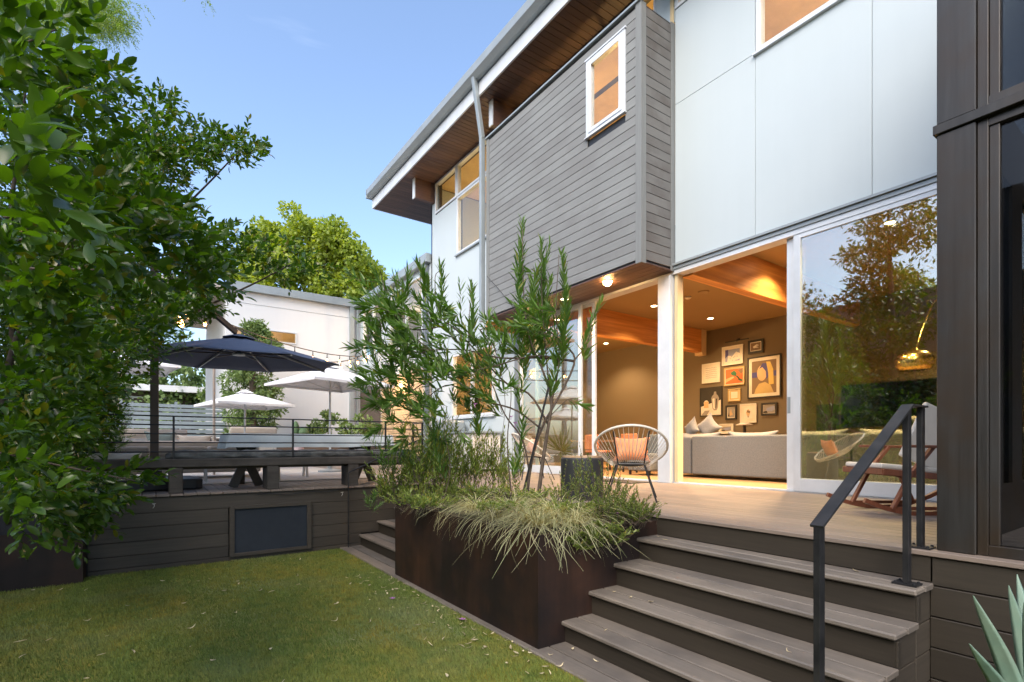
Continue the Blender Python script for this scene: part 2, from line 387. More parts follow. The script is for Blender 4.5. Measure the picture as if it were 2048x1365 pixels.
# turf blades (nobody could count them)
def blades():
    n = 300000
    r = rng.random((n, 6))
    # density falls with distance from the camera, which stands at the origin
    y = .4 + 7.5 * r[:, 0] ** 1.35; x = -1.9 + 4.25 * r[:, 1]
    keep = (x < 2.35) & (y < 7.83); x, y, r = x[keep], y[keep], r[keep]; n = len(x)
    h = .012 + .020 * r[:, 2]; a = r[:, 3] * 6.283; wd = .0016 + .0012 * (y / 4)
    lx = (r[:, 4] - .5) * .022 - .004; ly = (r[:, 5] - .5) * .022 + .003
    V = np.zeros((n, 3, 3))
    V[:, 0] = np.stack([x - np.cos(a) * wd, y - np.sin(a) * wd, np.zeros(n)], 1)
    V[:, 1] = np.stack([x + np.cos(a) * wd, y + np.sin(a) * wd, np.zeros(n)], 1)
    V[:, 2] = np.stack([x + lx, y + ly, h], 1)
    me = bpy.data.meshes.new('grass'); me.vertices.add(n * 3); me.vertices.foreach_set('co', V.ravel())
    me.loops.add(n * 3); me.loops.foreach_set('vertex_index', np.arange(n * 3, dtype=np.int32))
    me.polygons.add(n); me.polygons.foreach_set('loop_start', np.arange(0, n * 3, 3, dtype=np.int32))
    me.update(); me.materials.append(M['turf'])
    o = bpy.data.objects.new('grass', me); COL.objects.link(o)
    tag(o, 'short green turf blades covering the lawn', 'grass', kind='stuff')
blades()

deck = thing('deck', (3.73, 10, 0), 'brown timber deck running in front of the glass doors and behind the low bench', 'deck')
PW = .146
x = -3.0
while x < 7.0:
    x1 = min(x + PW - .006, 6.985)
    if x1 - x < .03: break
    y0 = 7.86 if x + .05 < 3.74 else (-2.0)
    if y0 > 0: board('deck_board', deck, x, x1, y0 - .03, 20.75, DZ - .03, DZ, 'deck')
    else:
        board('deck_board', deck, x, x1, -2.0, 5.6, DZ - .03, DZ, 'deck'); board('deck_board', deck, x, x1, 5.604, 20.75, DZ - .03, DZ, 'deck')
    x += PW
ter = thing('terrace', (0, 14, DZ), 'pale smooth paving slabs of the terrace behind the bench', 'terrace')
for i in range(9):
    for j in range(15): board('paving_slab', ter, -3.0 + i * .745, -3.0 + i * .745 + .74, 9.45 + j * .745, 9.45 + j * .745 + .74, DZ + .001, DZ + .014, 'pave', .002)
# deck border board along the stair front (gives the straight nosing)
fr = thing('deck_skirting', (3.73, 5, 0), 'dark stained skirting boards closing the deck front beside the stairs', 'skirting')
MB().box(-3.0, 3.70, 7.93, 8.0, 0, DZ - .034).box(3.80, 3.9, -2, 7.9, 0, DZ - .034).build('backing', 'rubber', fr)
EDG = 3.735
board('fascia_board', fr, EDG, EDG + .04, 1.07, 7.86, .750, DZ - .031, 'dwood')
for i, (z0, z1) in enumerate([(.735, .899), (.555, .729), (.375, .549), (.195, .369), (.012, .189)]):
    board('skirting_board', fr, EDG, EDG + .04, -2.6, 1.086, z0, z1, 'dwood')
# wall below the left deck
wl = thing('deck_wall', (1, 7.86, 0), 'low wall of horizontal dark brown boards behind the lawn, below the bench', 'wall')
zs = [.897, .712, .707, .541, .536, .372, .367, .206, .201, .060, .055, -.02]
for i in range(0, len(zs), 2):
    for a, b in ((-.60, .86), (1.93, 2.66 if i > 6 else (2.95 if i > 4 else (3.23 if i > 2 else 3.73)))):
        if i == 0: 
            if a < 0: board('wall_board', wl, -.60, 3.73, 7.86, 7.89, zs[1], zs[0], 'dwoodx')
            continue
        board('wall_board', wl, a, b, 7.86, 7.89, zs[i + 1], zs[i], 'dwoodx')
board('wall_board', wl, .86, 1.93, 7.861, 7.889, -.02, .05, 'dwoodx')
# slate board in its frame
cb = thing('chalkboard', (1.39, 7.83, .05), 'dark blue slate board in a brown frame set into the low deck wall', 'chalkboard')
f = MB(); f.box(.87, .93, 7.82, 7.88, .055, .735).box(1.86, 1.92, 7.82, 7.88, .055, .735).box(.93, 1.86, 7.82, 7.88, .055, .10).box(.93, 1.86, 7.82, 7.88, .69, .735)
f.build('frame', 'dwoodx', cb, bevel=.003); MB().box(.93, 1.86, 7.845, 7.87, .10, .69).build('slate', 'slate', cb)
# two small white rope clips on the deck edge
for k, (px, py) in enumerate(((308, 1008), (684, 985))):
    p = on_y(px, py, 7.85); c = MB()
    c.tube([(p.x - .02, 7.845, p.z), (p.x + .02, 7.845, p.z)], .004, 6).tube([(p.x, 7.845, p.z), (p.x + .004, 7.835, p.z - .03), (p.x - .012, 7.84, p.z - .055)], .004, 6)
    tag(c.build('rope_clip', 'cord'), ('small white cord clip on the deck edge left of the slate board', 'small white cord clip on the deck edge right of the slate board')[k], 'clip', 'cord clips on the deck edge')
c = MB(); pts = [(1.2 + i * .11, 7.835 , .872 + .012 * math.sin(i * 1.3) - .01 * math.sin(i * .4)) for i in range(13)]
tag(c.tube(pts, .005, 6).build('cable', 'black'), 'thin black cable sagging along the deck edge above the board wall', 'cable')

# stairs, y from 1.07 to 7.86, the steel planter stands on them
st = thing('stairs', (3.0, 3, 0), 'wide dark timber stairs of four steps rising from the lawn to the deck', 'stairs')
TX = [2.36, 2.645, 2.93, 3.215, 3.50]; TZ = [.02, .187, .373, .56, .746]
for k in range(5):
    z = TZ[k]; xf = TX[k]
    xb = (TX[k + 1] if k < 4 else 3.735)
    mid = (xf + xb) / 2 - .005
    for (ya, yb) in ((1.09, 7.855),):
        board('tread_board', st, xf - .030, mid - .005, ya - (.02 if k else 0), yb, z - .035, z, 'tread', .009)
        board('tread_board', st, mid + .004, xb + .012, ya - (.02 if k else 0), yb, z - .035, z, 'tread', .004)
    if k:
        board('riser_board', st, xf + .006, xf + .03, 1.085, 7.855, TZ[k - 1] + .002, z - .046, 'dwood', .003)
        for zz in range(k):   # closed side of the stairs, seen from the lawn
            zl = TZ[k] - .037 - .18 * zz
            if zl < .03: break
            board('side_board', st, xf + .031, xb + .02 , 1.088, 1.108, max(zl - .174, .0), zl, 'dwoodx', .003)
for k in range(1, 5):
    board('riser_edge_board', st, TX[k] + .006, TX[k] + .05, 1.072, 1.087, TZ[k-1] + .003, TZ[k] - .046, 'dwood', .003)

# ================================================================== STEEL PLANTERS
def planter(name, x0, x1, y0, y1, z1, label, soil):
    t = thing(name, ((x0 + x1) / 2, (y0 + y1) / 2, 0), label, 'planter', 'rusty steel planters')
    th = .012; m = MB()
    m.box(x0, x0 + th, y0, y1, -.02, z1).box(x1 - th, x1, y0, y1, -.02, z1).box(x0 + th, x1 - th, y0, y0 + th, -.02, z1).box(x0 + th, x1 - th, y1 - th, y1, -.02, z1)
    m.box(x0 + th, x0 + .05, y0 + th, y1 - th, z1 - .006, z1 - .001).box(x1 - .05, x1 - th, y0 + th, y1 - th, z1 - .006, z1 - .001)
    m.box(x0 + .05, x1 - .05, y0 + th, y0 + .05, z1 - .006, z1 - .001)
    m.build('shell', 'corten', t)
    gme = MB(); nx, ny = 14, 24
    for j in range(ny + 1):
        for i in range(nx + 1):
            gme.v.append((x0 + th + (x1 - x0 - 2 * th) * i / nx, y0 + th + (y1 - y0 - 2 * th) * j / ny, soil + random.uniform(-.015, .02)))
    for j in range(ny):
        for i in range(nx): gme.f.append((j * (nx + 1) + i, j * (nx + 1) + i + 1, (j + 1) * (nx + 1) + i + 1, (j + 1) * (nx + 1) + i))
    gme.build('soil', 'soil', t, smooth=True)
    return t
planter('planter', 2.385, 3.755, 3.075, 5.84, .872, 'large dark rusty steel planter full of grasses between two stair flights', .80)
planter('planter', -3.2, -.62, 7.55, 9.0, .60, 'rusty steel planter under the glossy hedge at the left end of the board wall', .54)

# ================================================================== HOUSE
FX = 7.0
house = thing('house', (7.0, 6, 0), 'two storey white and grey modern house with wide roof overhang and lit glass doors', 'house')
# --- outer skin, upper right panels (joints recessed)
MB().box(7.04, 7.16, -2, 1.15, 4.53, 9.37).build('wall', 'whitew', house)
PY = [5.395, 4.033, 2.59, 1.147, -.30, -2.0]
def panel(y0, y1, z0, z1, x=7.0, name='wall_panel'): return board(name, house, x, x + .04, y0 + .003, y1 - .003, z0 + .003, z1 - .003, 'white', .002)
panel(PY[1], PY[0], 4.49, 7.08); panel(PY[1], PY[0], 7.08, 8.62)
panel(PY[2], PY[1], 4.49, 7.05); panel(PY[3], PY[2], 4.49, 7.05); panel(PY[4], PY[3], 4.49, 9.36); panel(PY[5], PY[4], 4.49, 9.36)
panel(1.147, 4.033, 8.75, 9.36)
m = MB(); wallgrid(m, 'x', 7.042, 7.16, 1.15, 14.3, 4.53, 9.37, [(1.5, 4.0, 7.10, 8.7), (4.1, 5.35, 8.66, 9.33), (5.5, 9.8, 8.5, 9.3), (5.50, 9.76, 5.2, 8.34), (10.05, 13.9, 8.42, 9.32), (10.05, 12.68, 6.83, 8.42)])
m.build('backing_wall', 'rubber', house)
window(house, 'x', 6.985, 2.62, 4.02, 7.06, 8.74, .07, .12); window(house, 'x', 6.985, 1.16, 2.58, 7.06, 8.74, .07, .12)
MB().box(6.95, 7.04, 1.1, 4.05, 7.035, 7.062).build('window_sill', 'frame', house)
window(house, 'x', 6.985, 4.04, 5.39, 8.63, 9.36, .06, .12)
# --- header over the glass doors (layered metal)
MB().box(6.93, 7.16, 1.0, 5.42, 4.455, 4.487).box(6.96, 7.16, 1.0, 5.42, 4.40, 4.45).build('door_header', 'gutter', house)
MB().box(6.98, 7.18, 1.0, 9.9, 4.33, 4.398).build('door_header', 'frame', house)
# --- bay
bay = MB(); bay.box(6.225, 7.04, 5.425, 9.85, 8.36, 8.40).box(6.225, 6.26, 5.425, 5.72, 4.41, 8.36)
bay.box(6.225, 6.26, 5.72, 6.62, 4.41, 6.83).box(6.225, 6.26, 5.72, 6.62, 8.19, 8.36).box(6.225, 6.26, 6.62, 9.85, 4.41, 8.36)
bay.box(6.26, 7.04, 5.425, 5.45, 4.41, 8.36).box(6.26, 7.04, 9.82, 9.85, 4.41, 8.36)
bay = bay.build('bay', 'rubber', house)
def sb(x0, x1, y0, y1, z0, z1, mt='siding'): return board('siding_board', bay, x0, x1, y0, y1, z0, z1, mt, .005)
pit = 3.93 / 26
for i in range(26):
    z0 = 4.43 + i * pit; z1 = z0 + pit - .0055
    if z1 > 6.84 and z0 < 8.18:
        sb(6.20, 6.222, 5.52, 5.735, z0, z1); sb(6.20, 6.222, 6.605, 9.77, z0, z1)
    else: sb(6.20, 6.222, 5.52, 9.77, z0, z1)
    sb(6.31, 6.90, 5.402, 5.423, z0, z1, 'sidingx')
for (x0, x1, y0, y1) in ((6.19, 6.222, 5.395, 5.515), (6.19, 6.222, 9.775, 9.88), (6.224, 6.305, 5.395, 5.42), (6.905, 7.0, 5.395, 5.42)):
    MB().box(x0, x1, y0, y1, 4.37, 8.40).build('corner_trim', 'trimwood', bay, bevel=.003)
MB().box(6.16, 6.23, 5.38, 9.89, 8.405, 8.44).build('cap_flashing', 'gutter', bay)
for i in range(6): board('soffit_board', bay, 6.20 + i * .137, 6.332 + i * .137, 5.40, 9.87, 4.372, 4.395, 'soffit', .003)
MB().box(6.262, 6.28, 5.452, 5.73, 4.42, 8.35).box(6.262, 6.28, 6.61, 9.81, 4.42, 8.35).box(6.28, 7.03, 9.79, 9.818, 4.42, 8.35).box(6.28, 7.03, 5.452, 5.47, 4.42, 8.35).box(6.28, 7.04, 5.47, 9.79, 8.33, 8.355).box(6.28, 7.17, 5.47, 9.79, 5.1, 5.15).build('inner_lining', 'upwall', bay)
wf = window(house, 'x', 6.165, 5.79, 6.55, 6.91, 8.11, .06, .09, 'frame')
m = MB(); m.box(6.178, 6.215, 5.72, 5.789, 6.85, 8.17).box(6.178, 6.215, 6.551, 6.62, 6.85, 8.17).box(6.165, 6.215, 5.70, 6.64, 8.171, 8.20).box(6.178, 6.215, 5.79, 6.55, 8.112, 8.169).box(6.15, 6.215, 5.70, 6.64, 6.83, 6.849).box(6.178, 6.215, 5.79, 6.55, 6.851, 6.908)
m.build('window_trim', 'frame', wf, bevel=.003)
# clerestory strip behind the bay roof
window(house, 'x', 6.985, 5.78, 9.78, 8.44, 9.36, .05, .10, mull=(6.97, 8.32)); MB().box(6.99, 7.04, 5.40, 5.775, 8.44, 9.37).build('wall_panel', 'white', house)
# --- upper left corner wall and windows
m = MB(); wallgrid(m, 'x', 7.0, 7.04, 9.875, 14.30, 4.40, 9.37, [(10.0, 12.70, 6.82, 9.35), (12.70, 14.02, 8.42, 9.35)])
m.build('wall', 'white', house); 
m = MB(); wallgrid(m, 'x', 7.0, 7.16, 9.875, 14.30, DZ, 4.398, [(10.75, 13.0, 2.30, 4.1)]); m.build('wall', 'white', house)
MB().box(7.0, 14, 14.24, 14.30, DZ, 9.37).build('end_wall', 'white', house)
window(house, 'x', 6.97, 10.0, 12.68, 8.44, 9.35, .06, .12); window(house, 'x', 6.97, 12.70, 14.0, 8.44, 9.35, .06, .12)
window(house, 'x', 6.97, 10.0, 12.68, 6.83, 8.42, .06, .12); MB().box(6.94, 7.04, 9.98, 12.74, 6.79, 6.826).build('window_sill', 'gutter', house)
window(house, 'x', 6.97, 10.8, 12.95, 2.32, 4.08, .06, .12, mull=(11.9,)); MB().box(6.93, 7.04, 10.7, 13.05, 2.27, 2.316).build('window_sill', 'frame', house)
# recess return and column strip below the left end of the bay
MB().box(6.96, 7.16, 9.72, 9.87, DZ, 4.33).build('corner_post', 'steelgrey', house)
board('lintel', house, 6.24, 6.99, 9.885, 9.99, 4.17, 4.36, 'beam')
# --- steel column between the doors
MB().box(6.93, 7.16, 5.44, 5.69, DZ, 4.33).build('column', 'frame', house, bevel=.006)
# --- roof: soffit planks, fascia, gutter, outriggers
roof = MB().box(6.07, 14.2, -2.2, 16.68, 9.40, 9.85).build('roof', 'gutter', house)
y = -2.2; 
while y < 16.6:
    board('soffit_board', roof, 6.07, 7.0 if y < 14.2 else 9.6, y, y + .132, 9.375, 9.398, 'soffit', .003); y += .139
MB().box(6.03, 6.068, -2.2, 16.72, 9.37, 9.67).box(6.07, 14.2, 16.685, 16.72, 9.37, 9.67).build('fascia', 'frame', roof)
MB().prism([(5.86, 9.98), (5.84, 9.96), (5.84, 9.78), (5.93, 9.69), (6.028, 9.69), (6.028, 9.98)], 'y', -2.2, 16.75).build('gutter', 'gutter', roof)
MB().box(5.84, 14.2, 16.725, 16.80, 9.69, 9.98).build('gutter', 'gutter', roof)
for yy in (5.32, 9.92, 14.12):
    board('outrigger_beam', roof, 6.36, 7.0, yy - .07, yy + .07, 8.80, 9.372, 'soffit', .004); MB().box(6.335, 6.358, yy - .075, yy + .075, 8.795, 9.372).build('beam_cap', 'frame', roof)
# --- downspout
MB().bar((5.92, 9.97, 9.76), (6.14, 9.97, 8.46), .09, .11, (0, 1, 0)).bar((6.14, 9.97, 8.49), (6.14, 9.97, 4.33), .11, .09, (0, 1, 0)).build('downspout', 'gutter', house, bevel=.008)
# --- floors, ceilings, inner walls
MB().box(7.0, 14, 1.0, 14.2, .80, DZ - .004).build('floor_slab', 'mortar', house)
yy = 1.05; 
for i in range(34): board('floor_board', house, 7.17 + i * .19, 7.355 + i * .19, 1.05, 14.2, DZ - .002, DZ + .012, 'floorwood', .002)
MB().box(7.17, 13.7, 1.0, 14.2, 4.97, 5.05).build('ceiling', 'ceil', house)
MB().box(13.7, 13.8, 1.0, 14.2, DZ, 4.97).build('inner_wall', 'taupe', house)
MB().box(7.17, 13.7, .95, 1.0, DZ, 4.97).build('inner_wall', 'taupe', house); MB().box(7.17, 13.7, 14.15, 14.2, DZ, 4.97).build('inner_wall', 'taupe', house)
for yb in (5.28, 9.45): board('ceiling_beam', house, 7.17, 13.35, yb - .10, yb + .10, 4.30, 4.968, 'beam', .004)
for yb in (9.45,): MB().box(13.35, 13.55, yb - .13, yb + .13, 4.22, 4.968).build('beam_bracket', 'upwall', house)
MB().box(7.17, 12.5, 1.2, 14.2, 5.08, 5.15).build('upper_floor', 'mortar', house)
MB().box(7.17, 12.5, 1.2, 14.2, 9.368, 9.398).build('upper_ceiling', 'upwall', house)
MB().box(12.4, 12.5, 1.2, 14.2, 5.15, 9.368).build('upper_wall', 'upwall', house)
MB().box(7.17, 12.4, 9.78, 9.86, 5.15, 9.368).build('upper_wall', 'upwall', house); MB().box(7.17, 12.4, 1.2, 1.25, 5.15, 9.368).build('upper_wall', 'upwall', house)
MB().box(6.97, 12.4, 5.41, 5.47, 5.15, 9.368).build('upper_wall', 'upwall', house)
for p in ((9.6, 3.2, 6.3), (8.6, 7.5, 6.2), (9.4, 12.0, 6.3)): light('POINT', p, 115, (1, .62, .24), .15, house)
light('POINT', (9.0, 11.8, 3.6), 150, (1, .56, .2), .15, house)
# --- sliding glass doors
def door(y0, y1, x, glass, label, rail=.09, bott=.17, z1=4.33, handle=None):
    t = thing('glass_door', (x, (y0 + y1) / 2, DZ), label, 'glass door', 'tall sliding glass doors')
    m = MB(); z0 = DZ + .012
    m.box(x, x + .045, y0, y0 + rail, z0, z1).box(x, x + .045, y1 - rail, y1, z0, z1).box(x, x + .045, y0 + rail, y1 - rail, z0, z0 + bott).box(x, x + .045, y0 + rail, y1 - rail, z1 - .06, z1)
    m.build('frame', 'frame', t, bevel=.003)
    MB().box(x + .018, x + .028, y0 + rail, y1 - rail, z0 + bott, z1 - .06).build('pane', glass, t)
    if handle is not None: MB().box(x - .006, x - .001, handle - .02, handle + .02, 1.98, 2.2).build('handle', 'gutter', t)
    return t
door(.95, 3.50, 6.99, 'glassr', 'wide glass door reflecting the garden, right of the open doorway with the picture wall')
door(1.05, 3.62, 7.055, 'glass', 'second glass door parked behind the reflecting one, its stile showing at the opening', handle=3.59)
door(7.62, 9.70, 6.99, 'glassr', 'fixed glass door under the grey bay, left of the dining room opening')
door(7.30, 9.2, 7.055, 'glass', 'glass door slid behind the fixed one under the grey bay')
MB().box(7.0, 7.15, 5.70, 7.3, DZ - .001, DZ + .018).box(7.04, 7.06, 1, 9.8, DZ + .018, DZ + .026).box(7.0, 7.15, 1.0, 5.43, DZ - .001, DZ + .018).build('door_track', 'frame', house)
for yj in (5.36,): MB().box(7.02, 7.16, yj, yj + .06, DZ + .02, 4.33).build('door_jamb', 'upwall', house)
# doormat at the left doorway
tag(MB().box(6.3, 6.75, 5.7, 6.6, DZ + .001, DZ + .014).build('doormat', 'rubber', None, bevel=.004), 'flat black doormat on the deck before the left doorway', 'doormat')

# ================================================================== LOW WING AND COURTYARD WALL
wing = thing('house_wing', (7, 17.5, DZ), 'low wing with grey gutter and tan brick base, beyond the tall house', 'house wing')
m = MB(); wallgrid(m, 'x', 7.0, 7.12, 14.31, 20.8, 4.0, 7.15, [(14.9, 17.6, 4.9, 6.9), (18.3, 20.4, 5.0, 6.85)]); m.build('wall', 'white', wing)
window(wing, 'x', 6.97, 14.9, 17.6, 4.9, 6.9, .06, .12, mull=(16.2,)); window(wing, 'x', 6.97, 18.3, 20.4, 5.0, 6.85, .06, .12, mull=(19.3,))
MB().box(7.0, 7.12, 18.6, 20.8, DZ, 3.99).build('brown_panel', 'browntrim', wing)
MB().box(7.02, 7.12, 14.31, 18.58, DZ, 3.99).build('mortar_wall', 'mortar', wing)
MB().box(6.82, 7.0, 14.31, 20.8, 7.1, 7.37).box(7.0, 13.8, 14.31, 28, 7.16, 7.34).build('gutter', 'gutter', wing, bevel=.01)
MB().box(6.85, 6.995, 14.45, 14.6, DZ, 7.1).build('downspout', 'steelgrey', wing)
bw, bh = .205, .068; cnt = 0; rest = MB()
for r_ in range(40):
    z0 = DZ + .01 + r_ * .078
    if z0 > 3.85: break
    for k in range(21):
        ya = 14.62 + k * .215 + (.107 if r_ % 2 else 0)
        if ya + bw > 18.55: continue
        if r_ < 18 and k < 16:
            board('brick', wing, 6.99 - random.choice((0, .002, .004)), 7.02, ya, ya + bw, z0, z0 + bh, 'brick', .004); cnt += 1
        else: rest.box(6.99, 7.02, ya, ya + bw, z0, z0 + bh)
struct(rest.build('upper_bricks', 'brick', wing), 'stuff')
MB().box(12, 12.1, 14.4, 20.7, DZ, 7.1).build('inner_wall', 'upwall', wing); MB().box(7.15, 12, 14.4, 20.7, 4.1, 4.16).build('upper_floor', 'mortar', wing)
light('POINT', (9.5, 16.5, 6.4), 120, (1, .6, .3), .1, wing); light('POINT', (9.5, 19.4, 6.4), 90, (1, .6, .3), .1, wing)
light('POINT', (6.5, 16.5, 3.4), 30, (1, .6, .3), .06, wing)   # porch lamp over the bricks
wl2 = MB().lathe([(.0, 0), (.05, .0), (.06, .08), (.03, .12), (0, .12)], (6.93, 16.5, 3.5)); wl2.build('wall_lamp', 'lamps', wing, True)
gar = thing('garden_house', (4.6, 20.8, DZ), 'plain white building with narrow strip window closing the courtyard', 'building')
m = MB(); wallgrid(m, 'y', 20.8, 20.95, 2.2, 7.0, .3, 7.15, [(2.5, 4.55, 5.38, 5.80)]); m.box(2.2, 2.34, 20.95, 29, .3, 7.15); m.build('wall', 'whitew', gar)
window(gar, 'y', 20.77, 2.48, 4.57, 5.36, 5.82, .05, .12, mull=(3.3,))
MB().box(2.2, 6.8, 20.63, 20.80, 7.08, 7.37).box(2.2, 7, 20.80, 29.2, 7.16, 7.34).build('gutter', 'gutter', gar, bevel=.01)
MB().box(2.21, 6.99, 20.789, 20.80, 6.66, 6.668).build('wall_joint', 'gutter', gar)
MB().box(6.55, 6.72, 20.66, 20.80, DZ, 7.08).build('downspout', 'gutter', gar); MB().box(6.82, 6.9, 20.7, 20.80, DZ, 7.08).build('downspout', 'gutter', gar)
MB().box(-4.5, 2.19, 20.7, 28.5, 7.06, 7.2).build('porch_roof', 'beige', gar); MB().box(-4.2, -4.0, 21, 21.2, DZ, 7.06).build('porch_post', 'steelgrey', gar)
MB().box(2.3, 6.9, 24, 24.1, .3, 7).build('inner_wall', 'upwall', gar); light('POINT', (3.5, 22.4, 6.4), 35, (1, .6, .3), .1, gar)
# courtyard paving beyond the deck
g = MB(); g.box(-14, 2.2, 20.76, 60, .3, DZ - .01); struct(g.build('pavement', 'mortar'))
g = MB(); g.box(-14, -3.02, 9.02, 20.75, .3, DZ - .02); struct(g.build('planting_bed', 'soil'))

# ================================================================== SCREENED PORCH AT THE RIGHT
por = thing('porch', (4.5, .9, DZ), 'dark stained timber porch with glazed screens at the right edge of the deck', 'porch')
board('post', por, 3.79, 3.95, .895, 1.07, DZ + .002, 3.365, 'porchwood', .004); board('post', por, 3.79, 3.95, .895, 1.07, 3.43, 9.0, 'porchwood', .004)
board('trim_rail', por, 3.775, 3.96, -3, 1.085, 3.37, 3.425, 'porchwood', .003)
def screen(z0, z1):
    m = MB(); m.box(3.81, 3.88, .845, .892, z0, z1).box(3.81, 3.88, -.5, .845, z0, z0 + .06).box(3.81, 3.88, -.5, .845, z1 - .05, z1).box(3.82, 3.87, .80, .843, z0 + .06, z1 - .05)
    f = m.build('screen_frame', 'porchwood', por, bevel=.003); MB().box(3.84, 3.848, -.5, .80, z0 + .06, z1 - .05).build('pane', 'glassd', f)
screen(DZ + .002, 3.37); screen(3.425, 6.5)
# side wall of the porch with two tall glazed strips
m = MB(); wallgrid(m, 'y', 1.0, 1.06, 3.96, 7.0, DZ, 6.5, [(4.86, 5.10, 1.28, 3.42), (5.37, 6.3, 1.28, 3.40), (4.86, 6.0, 3.9, 5.6)]); m.build('side_wall', 'porchwood', por)
for a, b, c_, d in ((4.86, 5.10, 1.28, 3.42), (5.37, 6.3, 1.28, 3.40), (4.86, 6.0, 3.9, 5.6)): MB().box(a, b, 1.02, 1.03, c_, d).build('side_pane', 'glassd', por)
MB().box(3.96, 7.0, -2.2, 1.0, 6.5, 6.6).build('ceiling', 'porchwood', por)
for k in range(5): board('ceiling_beam', por, 3.96, 7.0, -1.9 + k * .6, -1.8 + k * .6, 3.55, 3.80, 'porchwood', .004)
MB().box(6.9, 7.0, -2.2, 1.0, DZ, 6.5).build('back_wall', 'browntrim', por)

# ================================================================== BENCH, RAILS
bn = thing('bench', (1.5, 8.05, DZ), 'long weathered timber bench on square posts along the deck edge', 'bench')
board('seat_beam', bn, -1.9, 3.90, 7.84, 7.92, 1.265, 1.372, 'benchwood', .008)
for k in range(3): board('seat_plank', bn, -1.9, 3.90, 7.925 + k * .115, 8.035 + k * .115, 1.335, 1.374, 'benchwood', .006)
board('seat_apron', bn, -1.9, 3.90, 7.95, 7.99, 1.235, 1.33, 'benchwood', .004)
for xp in (-.85, .27, 1.41, 2.54, 3.66): board('post', bn, xp - .075, xp + .075, 7.845, 8.22, DZ + .002, 1.262, 'benchwood', .006)
rl = thing('deck_railing', (1.5, 7.99, 1.374), 'black metal railing of five thin bars standing on the low bench', 'railing')
for xp in (-.75, .25, 1.70, 3.10, 3.74): MB().box(xp - .012, xp + .012, 7.975, 8.0, 1.374, 1.93).build('post', 'black', rl)
for z in (1.925, 1.812, 1.697, 1.585, 1.465): MB().tube([(-1.9, 7.985, z), (3.74, 7.985, z), (3.78, 8.02, z), (3.80, 8.5, z)], .0085, 8).build('rail', 'black', rl)
MB().box(3.79, 3.815, 8.48, 8.505, 1.374, 1.93).build('post', 'black', rl)
# folded cover lying along the bench
def lump(mb, x0, x1, y0, y1, z0, z1, nx=60, amp=.012, fr=9):
    prof = [(0, 0), (-.3, .3), (-.25, .75), (.05, 1.0), (.5, 1.03), (.95, 1.0), (1.2, .7), (1.2, .2), (1, 0)]
    n = len(mb.v); k = len(prof)
    for i in range(nx + 1):
        x = x0 + (x1 - x0) * i / nx; e = min(1, min(i, nx - i) / 2.5)
        for j, (p, q) in enumerate(prof):
            a = amp * (math.sin(x * fr + j * 2.1) + .7 * math.sin(x * fr * 2.7 + j) + random.uniform(-.5, .5))
            mb.v.append((x, y0 + (y1 - y0) * (.1 + .75 * p * e) + a, z0 + (z1 - z0) * q * (.4 + .6 * e) + a * .8 * (q > .1)))
    for i in range(nx):
        for j in range(k - 1): mb.f.append((n + i * k + j, n + i * k + j + 1, n + (i + 1) * k + j + 1, n + (i + 1) * k + j))
    mb.f += [tuple(n + j for j in range(k)), tuple(n + nx * k + j for j in reversed(range(k)))]
m = MB(); lump(m, .16, 3.65, 8.04, 8.20, 1.376, 1.475, 90)
tag(m.build('bench_cover', 'greycov', None, True), 'long wrinkled grey fabric cover rolled along the bench behind the railing', 'cover')
# left stair handrail
hr = thing('stair_handrail', (2.44, 7.78, 0), 'thin black metal handrail on one slender post at the left stair flight', 'handrail')
MB().tube([(2.44, 7.78, 0.02), (2.44, 7.78, 1.14)], .011, 8).build('post', 'black', hr)
MB().tube([(2.44, 7.78, 1.135), (2.50, 7.78, 1.165), (3.64, 7.78, 1.66), (3.74, 7.9, 1.69)], .012, 8).build('rail', 'black', hr)
# right stair handrail, flat steel bar
hr = thing('stair_handrail', (3.0, 1.15, 0), 'black flat steel handrail with three square posts at the right edge of the stairs', 'handrail')
for (xp, z0, z1) in ((2.53, .03, 1.185), (3.585, TZ[4] + .012, 1.77), (3.80, DZ + .012, 1.775)):
    MB().box(xp - .024, xp + .024, 1.135, 1.165, z0, z1).build('post', 'black', hr, bevel=.002)
    b = MB(); b.box(xp - .05, xp + .05, 1.09, 1.21, z0 - .01, z0)
    for a in (-.035, .035):
        for c_ in (1.105, 1.195): b.lathe([(.008, 0), (.008, .006), (.004, .009), (0, .009)], (xp + a, c_, z0), 8)
    b.build('base_plate', 'black', hr)
MB().bar((2.506, 1.15, 1.177), (3.60, 1.15, 1.783), .06, .013).bar((3.59, 1.15, 1.781), (3.83, 1.15, 1.781), .06, .012).build('rail', 'black', hr, bevel=.002)

